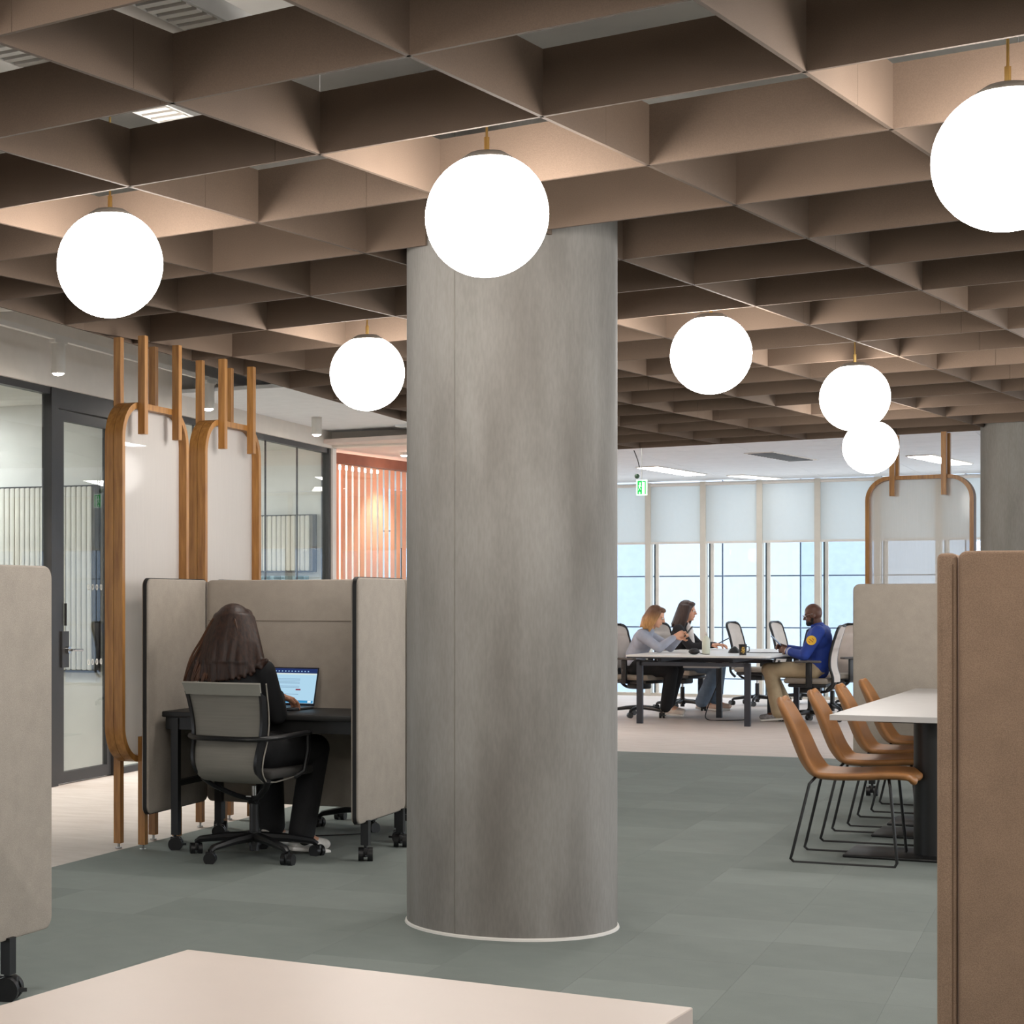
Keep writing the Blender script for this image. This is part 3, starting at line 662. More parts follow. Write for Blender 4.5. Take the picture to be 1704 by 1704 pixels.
# ---------------------------------------------------------------- tan shell chairs
def tan_chair(loc, rz, label):
    t = thing('shell_chair', label, 'chair', (loc[0], loc[1], 0), rz, 'tan chairs along the long table')
    P = [Vector((0, y, z)) for y, z in ((.305,.432), (.285,.448), (.20,.452), (.05,.442), (-.09,.438), (-.165,.45), (-.212,.50), (-.248,.58), (-.285,.68), (-.318,.765), (-.335,.805))]
    S = spline(P, 4); n = len(S)-1
    def wdt(v):
        if v < .12: return .15+.085*math.sin(v/.12*math.pi/2)**.6
        if v < .45: return .235
        if v < .84: return .235-.062*(v-.45)/.39
        return .173*math.sqrt(max(.1, 1-.78*((v-.84)/.16)**3))
    def f(a, c):
        p = S[min(n, int(round(c*n)))]; w_ = wdt(c); x = (a-.5)*2; k = sup(min(1, max(0, (c-.34)/.24)))
        up = Vector((0, .92*k, 1-.85*k)); return p+Vector((x*w_, 0, 0))+up*((.022+.032*k)*(1-.55*sup(min(1, max(0, (c-.7)/.3))))*x*x)
    q = MB(); q.sheet(f, 10, n, .032); o = q.build('seat_shell', M_tan, t, True, 180)
    ss = o.modifiers.new('soft_rim', 'SUBSURF'); ss.levels = 1; ss.render_levels = 1
    for s in (-1, 1):
        x = s*.255
        q = MB(); q.tube([(s*.14,-.145,.435), (s*.19,-.15,.432), (s*.235,-.175,.40), (x,-.255,.05), (x,-.262,.024), (x,-.245,.008), (x,-.10,.008), (x,.20,.008), (x,.228,.010), (x,.238,.03), (s*.235,.205,.40), (s*.19,.195,.432), (s*.14,.19,.438)], .0075, 10)
        q.build('sled_runner', M_black, t, True)
        for y in (-.2, .17): part(t, 'glide', mat('clear_glide', (150,140,110), .4), x-.009, x+.009, y-.03, y+.03, .0, .006)
    for y, z in ((-.145, .432), (.19, .436)): q = MB(); q.bar((-.15,y,z), (.15,y,z), 0, r=.0075); q.build('cross_rod', M_black, t, True)
    return t
clab = ['tan leather shell chair on black sled legs, closest to the brown partition', 'tan leather shell chair second along from the brown partition', 'tan leather shell chair third along, next to last at the table', 'tan leather shell chair farthest along by the beige partition panel']
near = [(1317,1436.5), (1366.8,1402), (1412,1376.5), (1451,1353)]
CR = -26-90
for k, (px, py) in enumerate(near):
    x, y = G(px, py); a = math.radians(CR)
    # near rear runner corner is local (+.255,-.255); chair faces local +y which points to the table
    c_, s_ = math.cos(a), math.sin(a); lx, ly = .255, -.258
    loc = (x-(lx*c_-ly*s_), y-(lx*s_+ly*c_))
    if k == 0: tc0 = tan_chair(loc, CR, clab[0])
    else: dup(tc0, (loc[0], loc[1], 0), CR, clab[k])
# ---------------------------------------------------------------- task chairs
def star_base(t, R=.29, rot=0, z=.0):
    q = MB(); q.cyl((0,0,.105), .036, .07, 20); q.build('hub', M_blackp, t, True)
    for k in range(5):
        a = rot+k*2*math.pi/5; c_, s_ = math.cos(a), math.sin(a)
        q = MB(); q.tube([(c_*.02,s_*.02,.112), (c_*R*.5,s_*R*.5,.102), (c_*R*.93,s_*R*.93,.082), (c_*R,s_*R,.066)], .025, 8, flat=.85, taper=[1.25,1.05,.78,.6]); lg = q.build('base_leg', M_blackp, t, True)
        caster(lg, c_*R, s_*R, .031, a+.6)
    q = MB(); q.cyl((0,0,.26), .014, .22, 16); q.build('gas_lift', M_chrome, t, True); q = MB(); q.cyl((0,0,.16), .026, .24, 18); q.build('lift_sleeve', M_blackp, t, True)
def mesh_chair(loc, rz, label):
    t = thing('mesh_chair', label, 'office chair', (loc[0], loc[1], 0), rz); star_base(t, .33, .73)
    prof = spline([(-.16,.405), (-.235,.425), (-.282,.475), (-.285,.54), (-.262,.62), (-.258,.70), (-.275,.79), (-.305,.87), (-.325,.912)], 4); n = len(prof)-1
    prof = [(p[0], p[1]) for p in [Vector((a.x, a.y)) if hasattr(a, 'x') else a for a in prof]]
    hw = lambda v: .170+.060*v
    def f(a, c):
        y, z = prof[min(n, int(round(c*n)))]; x = (a-.5)*2; return Vector((x*hw(c)*.97, y-.035*(1-x*x)*(.5+.5*math.sin(min(1, c*1.3)*math.pi)), z))
    k1 = int(n*.86)
    q = MB(); q.sheet(lambda a, c: f(a, c*k1/n), 14, k1, .006); q.build('back_mesh', M_meshc, t, True, 80)
    q = MB(); q.sheet(lambda a, c: f(a, (k1+c*(n-k1))/n)+Vector((0,-.006,0)), 14, n-k1, .014); q.build('top_band', mat('grey_band', (142,140,132), .8, vary=.03), t, True, 80)
    for s in (-1, 1):
        pts = [(s*hw(k/n), prof[k][0], prof[k][1]) for k in range(k1+1)]
        q = MB()
        def g(a, c, pts=pts, s=s): p = Vector(pts[min(len(pts)-1, int(round(c*(len(pts)-1))))]); return p+Vector((0, (a-.5)*.05, 0))+Vector((0, 0, (a-.5)*(-.02)))
        q.sheet(g, 1, len(pts)-1, .016); fr = q.build('back_rail', M_blackp, t, True, 60)
        pp = [(s*(hw(k/n)+.006), prof[k][0]+.028, prof[k][1]-.005) for k in range(n+1)]+[]
        q = MB(); q.tube([(s*.20,.12,.432), (s*.20,.0,.418), (s*.19,-.12,.408)]+pp[3:], .004, 6); q.build('piping', M_pipe, t, True)
    q = MB(); q.box(-.215, .215, -.20, .25, .425, .47, bev=.02, seg=3); q.build('seat', mat('dark_seat_mesh', (58,56,54), .9, vary=.05), t, True)
    q = MB()
    for s in (-1, 1): q.tube([(0,-.01,.30), (s*.07,-.07,.325), (s*.15,-.15,.375), (s*.19,-.2,.42)], .018, 8, flat=.7)
    q.tube([(0,-.02,.28), (0,.03,.33), (0,.12,.42)], .024, 8); q.build('seat_support', M_blackp, t, True)
    part(t, 'maker_mark', M_grey, -.014, .014, -.062, -.058, .318, .324)
    q = MB(); loop = spline([(.25,.12,.645), (.265,-.02,.645), (.245,-.20,.637), (.17,-.315,.632), (0,-.345,.632), (-.17,-.315,.632), (-.245,-.20,.637), (-.265,-.02,.645), (-.25,.12,.645)], 6)
    q.tube(loop, .017, 10, flat=.8); q.build('arm_loop', M_blackp, t, True)
    for s in (-1, 1):
        q = MB(); q.tube([(s*.25,.115,.64), (s*.248,.12,.56), (s*.235,.10,.45), (s*.20,.06,.42)], .016, 8, flat=.7); q.build('arm_post', M_blackp, t, True)
    return t
CHP, CHR = (.40, 9.64), -32
mc = mesh_chair(CHP, CHR, 'grey mesh office chair with loop arms under the long-haired person')
dup(mc, (1.15, 11.02, 0), 150, 'grey mesh office chair tucked behind the back to back pod, only base seen')
def task_chair(loc, rz, label, rot=.2):
    t = thing('task_chair', label, 'office chair', (loc[0], loc[1], 0), rz, 'task chairs round the meeting table'); star_base(t, .31, rot)
    prof = [(p.x, p.y) for p in spline([Vector(v).to_3d() for v in ((-.20,.36,0), (-.255,.42,0), (-.262,.50,0), (-.235,.60,0), (-.235,.72,0), (-.265,.86,0), (-.305,.99,0), (-.325,1.05,0))], 4)]; n = len(prof)-1
    def hw(v): return .19+.02*math.sin(v*3) if v < .8 else .21*math.sqrt(max(.02, 1-((v-.8)/.225)**2.4))
    def f(a, c, d=0, k=1):
        y, z = prof[min(n, int(round(c*n)))]; x = (a-.5)*2; return Vector((x*hw(c)*k, y-.03*(1-x*x)+d, z))
    q = MB(); q.sheet(lambda a, c: f(a, .2+c*.8), 10, n, .012); q.build('back_mesh', mat('beige_chair_mesh', (206,196,188), .85, vary=.04), t, True, 80)
    for s in (0, 1):
        q = MB(); q.tube([f(s, c/n, -.006, 1.03) for c in range(n+1)], .016, 8); q.build('back_rail', M_blackp, t, True)
    q = MB(); q.tube([f(a/10, 1, -.006, 1.03) for a in range(11)], .014, 8); q.build('top_rail', M_blackp, t, True)
    q = MB(); q.tube(spline([(0,-.03,.33), (0,-.16,.335), (0,-.235,.38), (0,-.262,.45), (0,-.275,.55)], 4), .026, 8, flat=.6); q.build('spine', M_blackp, t, True)
    q = MB(); q.box(-.23, .23, -.22, .24, .425, .485, bev=.025, seg=3); q.build('seat_cushion', mat('taupe_cushion', (150,140,128), .9, vary=.04), t, True)
    q = MB(); q.box(-.20, .20, -.20, .20, .385, .425, bev=.015); q.box(-.09, .09, -.12, .10, .32, .39, bev=.02); q.build('mechanism', M_blackp, t, True)
    for s in (-1, 1):
        q = MB(); q.box(s*.285-.042, s*.285+.042, -.16, .11, .655, .68, bev=.012); q.build('arm_pad', mat('grey_arm_pad', (92,88,86), .6), t, True)
        q = MB(); q.box(s*.275-.016, s*.275+.016, -.065, .0, .40, .655, bev=.008); q.box(min(s*.20, s*.29), max(s*.20, s*.29), -.06, -.005, .385, .415); q.build('arm_post', M_blackp, t, True)
    return t
# ================================================================== MEETING GROUP BY THE WINDOWS
MT = (4.98, 20.3); MTR = -27.0; cM, sM = math.cos(math.radians(27)), math.sin(math.radians(27))
def mt(x, y, z=0): return (MT[0]+x*cM+y*sM, MT[1]-x*sM+y*cM, z)
M_mtop = mat('white_table_top', (226,224,220), .35, vary=.01); M_navy = mat('dark_slate_metal', (46,48,56), .45, vary=.04)
t = thing('meeting_table', 'large white meeting table with dark legs by the windows', 'table', (MT[0], MT[1], 0), MTR)
rr = .14; poly = []
for cx_, cy_, a0 in ((1.36-rr, 3.4-rr, 0), (-.14+.02, 3.4-.02, 90), (-.14+.02, .02, 180), (1.36-rr, rr, 270)):
    r_ = rr if a0 in (0, 270) else .02
    for k in range(7): a = math.radians(a0+15*k); poly.append((cx_+r_*math.cos(a), cy_+r_*math.sin(a)))
q = MB(); q.prism(poly, .72, .738); q.build('tabletop', M_mtop, t); q = MB(); q.prism([(.61+(x-.61)*.995, 1.7+(y-1.7)*.998) for x, y in poly], .706, .72); q.build('edge_band', M_navy, t)
for y in (.06, 1.45, 3.25):
    part(t, 'crossbeam', M_navy, 0, 1.15, y-.03, y+.03, .625, .665)
    for x in ((0, 1.13) if y != 1.45 else (.57, 1.13)): part(t, 'leg', M_navy, x-.03, x+.03, y-.03, y+.03, 0, .665)
for x in (.2, .95): part(t, 'long_rail', M_navy, x-.02, x+.02, .1, 3.25, .665, .706)
for k in range(2):
    tb = part(t, 'cable_basket', M_grey, .42, .80, .25+k*1.2, .27+k*1.2, .60, .64)
    for h in range(9): part(tb, 'basket_wire', M_grey, .42+h*.045, .424+h*.045, .27+k*1.2, .9+k*1.2, .60, .604)
# table top things
def on(px, y_, z=.738):       # a point on the table top seen at pixel column px, y_ metres from its end
    k = (px-CX)/F; A = MT[0]+y_*sM; B = MT[1]+y_*cM; x = (k*B-A)/(cM+k*sM); return mt(x, y_, z)
p = on(1175, .62); t = thing('water_bottle', 'pale translucent water bottle standing on the meeting table', 'bottle', p)
q = MB(); q.lathe([(0,0), (.040,0), (.043,.012), (.043,.15), (.036,.175), (.018,.20), (.016,.205)], 28); q.build('bottle_body', mat('pale_bottle', (224,228,210), .25, vary=.02), t, True)
q = MB(); q.lathe([(.018,.203), (.019,.205), (.019,.226), (.008,.232), (.006,.245), (0,.246)], 20); q.build('cap', M_white, t, True)
p = on(1236, .55); t = thing('mug', 'black mug with gold blot pattern on the meeting table', 'mug', p)
q = MB(); q.lathe([(0,0), (.036,0), (.042,.10), (.045,.115), (.040,.115), (.034,.012), (0,.01)], 28); q.build('mug_body', mat('black_ceramic', (28,26,26), .35), t, True)
q = MB(); q.tube([(.043,0,.09), (.07,0,.085), (.072,0,.045), (.041,0,.03)], .006, 8); q.build('handle', mat('black_ceramic', (28,26,26), .35), t, True)
for (a, z, s) in ((-1.75,.05,.013), (-1.5,.062,.009), (-2.0,.064,.009), (-1.62,.08,.008), (-1.9,.081,.008), (-1.45,.035,.007), (-2.1,.036,.008), (-1.75,.024,.007)):
    q = MB(); q.ell((.0405*math.cos(a), .0405*math.sin(a), z), (s,s,s), 10, 6); q.build('gold_blot', mat('gold_glaze', (214,178,92), .35), t, True)
p = on(1155, .45); t = thing('speakerphone', 'small dark rounded speakerphone on the meeting table', 'speakerphone', p)
q = MB(); q.ell((0,0,.034), (.060,.060,.033), 24, 14); q.build('body', M_blackp, t, True); q = MB(); q.lathe([(0,.066), (.03,.068), (.032,.064), (0,.06)], 24); q.build('keypad', mat('grey_key', (80,82,86), .5), t, True)
q = MB(); q.tube(spline([(.05,-.02,.02), (.10,-.05,.006), (.16,-.02,.005)]), .004, 6); q.build('cord', M_trimb, t, True)
p = on(1222, 1.3); t = thing('desk_microphone', 'low dark conference unit behind the black mug', 'microphone', p)
q = MB(); q.lathe([(0,0), (.07,0), (.06,.03), (.03,.06), (.012,.075), (0,.076)], 24); q.build('body', M_blackp, t, True); q = MB(); q.tube(spline([(.05,0,.02), (.2,.05,.005), (.4,-.05,.005), (.7,.02,.005)]), .005, 6); q.build('cord', M_trimb, t, True)
p = mt(.62, 1.2); t = thing('power_cable', 'thin black cable looping down to floor under meeting table', 'cable', (p[0], p[1], 0))
q = MB(); q.tube(spline([(.0,0,.62), (-.05,-.1,.4), (-.18,-.15,.12), (-.2,-.22,.012), (-.05,-.35,.008), (.15,-.30,.008), (.30,-.10,.008)]), .006, 8); q.build('cord', M_trimb, t, True)
# task chairs
tl = ['beige backed task chair under the fair-haired person in grey sweatshirt', 'beige backed task chair under the dark-haired person in black blazer', 'empty beige backed task chair nearest behind the black mug', 'empty beige backed task chair just beyond the blue jacket sleeve',
      'beige backed task chair under the bald person in blue jacket', 'empty beige backed task chair right behind the bald person', 'empty beige backed task chair half hidden by the beige partition edge']
tp = [((5.29,21.5), -117), ((6.15,22.9), -117), ((X_at(1260,23.9),23.9), -128), ((X_at(1331,24.4),24.4), -128), ((X_at(1348,20.55),20.55), 62), ((X_at(1385,21.9),21.9), 112), ((X_at(1434,23.2),23.2), 70)]
for k, ((x, y), r) in enumerate(tp):
    if k < 2: r = -136
    if k == 0: tc = task_chair((x, y), r, tl[0])
    else: dup(tc, (x, y, 0), r, tl[k])
# ================================================================== PEOPLE
V = Vector
M_skin = mat('fair_skin', (226,172,142), .5, vary=.04); M_skin2 = mat('warm_skin', (206,150,120), .5, vary=.04); M_skin3 = mat('deep_brown_skin', (96,62,46), .42, vary=.05)
M_eyew = mat('eye_white', (230,228,224), .3); M_eyed = mat('eye_iris', (40,28,22), .2)
def hand(wr, f, n, side, curl=.5, sc=1.0, spread=.0):
    """palm, four unequal fingers bent at the knuckles, and a thumb leaving the side of the palm"""
    f = V(f).normalized(); n = (V(n)-f*V(n).dot(f)).normalized(); s = f.cross(n)*side; wr = V(wr); P = []
    kn = wr+f*.085*sc
    for o in (-.026, -.009, .009, .026): P.append(('c', wr+s*o*.6+f*.01, .016*sc, kn+s*o*sc, .0125*sc))
    for o, L in ((.028,.068), (.0095,.078), (-.0095,.073), (-.028,.056)):
        a = kn+s*o*sc; d = (f+s*o*spread*8).normalized(); r = .0092
        for seg, fr in enumerate((.45, .32, .25)):
            R = Matrix.Rotation(-curl*(1.0 if seg else .6), 3, f.cross(n)); d = (R @ d) if (R @ d).dot(n) > d.dot(n) else (Matrix.Rotation(curl*(1.0 if seg else .6), 3, f.cross(n)) @ d)
            e = a+d*L*fr*sc*1.05; P.append(('c', a, r*sc, e, (r-.0008)*sc)); a = e; r -= .0008
    b = wr+s*.030*sc+f*.022*sc; m_ = b+(f*.6+s*.75+n*.25).normalized()*.036*sc; e = m_+(f*.9+s*.1+n*.45).normalized()*.032*sc
    P += [('c', b, .015*sc, m_, .0115*sc), ('c', m_, .0115*sc, e, .009*sc)]
    return P
def person(label, loc, rz, J, skin, top, trou, shoe, hairf=None, sleeve=.93, vox=.0065, bulk=1.0, head_fw=(0,1,0), head_up=(0,0,1), hands=None, extra=None, blouse=None):
    t = thing('person', label, 'person', (loc[0], loc[1], 0), rz)
    hc = V(J['head']); fw = V(head_fw).normalized(); up = V(head_up); rt = fw.cross(up).normalized(); up = rt.cross(fw)
    HM = Matrix((rt, fw, up)).transposed().to_4x4(); HM.translation = hc; he = HM.to_euler()
    h = lambda x, y, z: HM @ V((x, y, z))
    P = []
    pel, wa, ch, nk = [V(J[k]) for k in ('pelvis', 'waist', 'chest', 'neck')]
    P += [('e', pel, (.15,.11,.09)), ('c', pel, .10, wa, .095), ('c', wa, .10, ch, .105), ('e', ch, (.145,.10,.12)), ('c', ch, .08, nk, .05), ('c', nk, .05, h(0,-.02,-.07), .047)]
    P += [('e', h(0,-.012,.022), (.074,.093,.098), he), ('e', h(0,.022,-.04), (.060,.066,.078), he), ('e', h(0,.062,-.092), (.026,.022,.020), he),
          ('c', h(0,.084,.012), .008, h(0,.106,-.022), .0115), ('e', h(-.011,.094,-.026), (.009,.010,.008)), ('e', h(.011,.094,-.026), (.009,.010,.008)),
          ('e', h(0,.085,-.054), (.022,.010,.006), he), ('e', h(0,.083,-.064), (.020,.010,.007), he), ('e', h(-.034,.072,.024), (.022,.010,.006), he), ('e', h(.034,.072,.024), (.022,.010,.006), he),
          ('e', h(-.075,-.008,-.012), (.010,.022,.032), he), ('e', h(.075,-.008,-.012), (.010,.022,.032), he)]
    T = [('e', pel+V((0,0,.03)), (.165,.125,.10)), ('c', pel, .115, wa, .112), ('c', wa, .115, ch, .118), ('e', ch, (.165,.118,.13)), ('c', ch, .095, nk-V((0,0,.02)), .062)]
    Q = [('e', pel, (.172,.130,.095))]
    for s in ('L', 'R'):
        sh, el, wr = [V(J[k+s]) for k in ('sh', 'el', 'wr')]; hp, kn, an = [V(J[k+s]) for k in ('hip', 'kn', 'an')]; toe = V(J['toe'+s])
        P += [('c', ch+V((0,0,.08)), .06, sh, .05), ('c', sh, .05, el, .038), ('c', el, .038, wr, .025), ('c', hp, .085, kn, .058), ('c', kn, .056, an, .036), ('c', an, .036, toe, .028)]
        f_, n_ = hands[s] if hands else ((wr-el), (0,0,-1)); P += hand(wr, f_, n_, 1 if s == 'L' else -1, J.get('curl', .5))
        we = el+(wr-el)*sleeve
        T += [('c', ch+V((0,0,.07)), .08, sh, .062), ('c', sh, .064, el, .052), ('c', el, .052, we, .038)]
        Q += [('c', hp, .105, kn, .078), ('c', kn, .077, an+V((0,0,.012)), J.get('cuff', .060))]
    T = [('c', p[1], p[2]*bulk, p[3], p[4]*bulk) if p[0] == 'c' else ('e', p[1], tuple(v*bulk for v in p[2])) for p in T]
    blob('body', P, vox, skin, t, 2)
    q = MB()
    for x in (-.031, .031): q.ell(h(x,.080,.008), (.011,)*3, 12, 8)
    q.build('eyes', M_eyew, t, True); q = MB()
    for x in (-.031, .031): q.ell(h(x,.0885,.007), (.0048,)*3, 10, 6)
    q.build('irises', M_eyed, t, True)
    tp_ = blob('top', T, .010, top, t, 4); tr_ = blob('trousers', Q, .010, trou, t, 4)
    for s in ('L', 'R'):
        an, toe = V(J['an'+s]), V(J['toe'+s]); d = (toe-an); d.z = 0; d.normalize(); z0 = min(an.z, toe.z)-.035
        fl = V((toe.x, toe.y, toe.z)); hl = V((an.x, an.y, an.z))-d*.04
        o = blob('shoe', [('c', hl-V((0,0,.03)), .036, fl, .036), ('c', V(an)-V((0,0,.0)), .042, (hl+fl)/2+V((0,0,.005)), .036), ('e', fl+d*.02, (.042,.042,.030))], .006, shoe, t, 3)
        q = MB(); a_ = math.atan2(d.y, d.x); c_ = (hl+fl)/2; Ls = (fl-hl).length
        pit = math.atan2(fl.z-(hl.z-.03), Ls)
        q.box(-Ls/2-.032, Ls/2+.052, -.039, .039, -.046, -.022, M=Matrix.Translation((c_.x, c_.y, (hl.z-.03+fl.z)/2)) @ Matrix.Rotation(a_, 4, 'Z') @ Matrix.Rotation(-pit, 4, 'Y'), bev=.011, seg=3); q.build('sole', mat('pale_sole', (222,218,212), .6), o, True)
    if hairf: hairf(t, h, he)
    if extra: extra(t, h, he, J)
    return t
def phone(p, f, u, label, case):
    """phone: f long axis, u screen normal"""
    f = V(f).normalized(); u = (V(u)-f*V(u).dot(f)).normalized(); s = f.cross(u); R = Matrix((s, f, u)).transposed().to_4x4(); R.translation = V(p)
    t = thing('smartphone', label, 'phone', (0,0,0)); t.matrix_world = R
    q = MB(); q.box(-.036, .036, -.074, .074, -.004, .004, bev=.0035); q.build('case', case, t, True)
    part(t, 'phone_screen', mat('dark_screen', (24,28,38), .1), -.032, .032, -.069, .069, .004, .0046); return t
def w_of(loc, rz, p):
    a = math.radians(rz); c_, s_ = math.cos(a), math.sin(a); return V((loc[0]+p[0]*c_-p[1]*s_, loc[1]+p[0]*s_+p[1]*c_, p[2]))
def w_dir(rz, d):
    a = math.radians(rz); c_, s_ = math.cos(a), math.sin(a); return V((d[0]*c_-d[1]*s_, d[0]*s_+d[1]*c_, d[2]))
def ombre(m, z0, z1, rgb):
    N, L = m.node_tree.nodes, m.node_tree.links; b_ = N['Principled BSDF']; src = b_.inputs['Base Color'].links[0].from_socket
    tc_ = N.new('ShaderNodeTexCoord'); sx = N.new('ShaderNodeSeparateXYZ'); mr = N.new('ShaderNodeMapRange'); mr.inputs[1].default_value = z0; mr.inputs[2].default_value = z1
    mx = N.new('ShaderNodeMix'); mx.data_type = 'RGBA'; L.new(tc_.outputs['Object'], sx.inputs[0]); L.new(sx.outputs[2], mr.inputs[0]); L.new(mr.outputs[0], mx.inputs[0])
    L.new(src, mx.inputs[6]); mx.inputs[7].default_value = (*lin(rgb), 1); L.new(mx.outputs[2], b_.inputs['Base Color']); return m
def hair_mat(n, a, b_): return mat(n, a, .55, rgb2=b_, vs_=22, stretch=(4,4,.6), bump=.3, bs=60)
# --- fair-haired person
J1 = dict(pelvis=(0,-.06,.56), waist=(0,-.05,.70), chest=(0,.03,.86), neck=(0,.10,1.0), head=(0,.185,1.145), curl=.75, cuff=.072,
 shL=(-.165,.05,.935), shR=(.165,.05,.935), elL=(-.20,.30,.79), elR=(.20,.26,.79), wrL=(-.06,.44,.905), wrR=(.05,.40,.915),
 hipL=(-.10,0,.555), hipR=(.10,0,.555), knL=(-.11,.40,.54), knR=(.11,.38,.54), anL=(-.09,.30,.13), anR=(.10,.32,.115), toeL=(-.09,.43,.075), toeR=(.10,.46,.07))
def hair1(t, h, he):
    m = ombre(hair_mat('dyed_fair_hair', (204,158,100), (164,118,72)), 1.08, 1.20, (104,74,54)); P = [('e', h(0,-.028,.030), (.081,.096,.097), he), ('e', h(0,.03,.092), (.066,.05,.03), he)]
    for k in range(15):
        a = math.radians(-205+k*230/14-0); x, y = .078*math.cos(a), -.015+.085*math.sin(a)
        if y > .055: continue
        P.append(('c', h(x*.9,y*.9,.05), .03, h(x*1.05,y*1.08-.012,-.07), .026)); P.append(('c', h(x*1.05,y*1.08-.012,-.07), .026, h(x*1.0,y*1.02-.015,-.165+.012*math.sin(k*2.1)), .012))
    blob('hair', P, .007, m, t, 6)
person('person with shoulder-length fair hair in pale grey sweatshirt holding a phone', tp[0][0], tp[0][1], J1, M_skin, mat('pale_grey_sweat', (170,176,192), .9, vary=.06, vs_=12, bump=.3), mat('black_trouser', (16,16,20), .85), mat('cream_trainer', (222,208,196), .7),
 hair1, head_fw=(0,1,-.42), head_up=(0,.3,1), hands={'L': ((.35,.8,.45), (1,0,-.2)), 'R': ((-.35,.85,.45), (-1,0,-.2))}, sleeve=.9)
phone(w_of(*tp[0], (-.005,.545,.975)), w_dir(tp[0][1], (0,.55,.75)), w_dir(tp[0][1], (0,-.8,.6)), 'dark phone in the hands of the fair-haired person', M_blackp)
# --- dark-haired person
J2 = dict(pelvis=(0,-.06,.56), waist=(0,-.06,.72), chest=(0,-.02,.90), neck=(0,.02,1.05), head=(0,.065,1.20), curl=.6, cuff=.085,
 shL=(-.165,-.02,.98), shR=(.165,-.02,.98), elL=(-.20,.16,.78), elR=(.20,.14,.77), wrL=(-.10,.38,.79), wrR=(.10,.36,.79),
 hipL=(-.10,0,.555), hipR=(.10,0,.555), knL=(-.12,.42,.54), knR=(.12,.43,.53), anL=(-.12,.36,.10), anR=(.11,.26,.10), toeL=(-.12,.50,.05), toeR=(.11,.40,.05))
def hair2(t, h, he):
    m = hair_mat('dark_brown_hair', (66,46,40), (34,24,22)); P = [('e', h(0,-.026,.032), (.088,.102,.102), he), ('e', h(0,.03,.09), (.066,.05,.03), he)]
    for k in range(15):
        a = math.radians(-205+k*230/14); x, y = .08*math.cos(a), -.015+.088*math.sin(a)
        if y > .05: continue
        P.append(('c', h(x*.9,y*.9,.05), .032, h(x*1.12,y*1.12-.012,-.08), .030)); P.append(('c', h(x*1.12,y*1.12-.012,-.08), .030, h(x*1.35,y*1.3-.03,-.185+.02*math.sin(k*2.7)), .018))
    blob('hair', P, .007, m, t, 6)
def shirt2(t, h, he, J):
    blob('shirt_front', [('c', (.02,.10,.78), .055, (.02,.085,.96), .052), ('c', (.01,.08,.96), .050, (0,.05,1.03), .040)], .008, mat('white_shirt', (228,222,218), .8), t)
person('person with dark shoulder-length hair in black blazer and blue jeans at table', tp[1][0], tp[1][1], J2, M_skin2, mat('black_blazer', (30,28,32), .85, vary=.08), mat('washed_denim', (92,108,126), .85, vary=.1, vs_=15), mat('tan_suede_shoe', (206,176,158), .8),
 hair2, head_fw=(.1,1,-.12), hands={'L': ((.2,.95,.05), (0,0,-1)), 'R': ((-.2,.95,.12), (-.3,0,-1))}, extra=shirt2)
phone(w_of(*tp[1], (.03,.50,.845)), w_dir(tp[1][1], (0,.85,.45)), w_dir(tp[1][1], (0,-.5,.85)), 'dark phone in the hand of the dark-haired person', M_blackp)
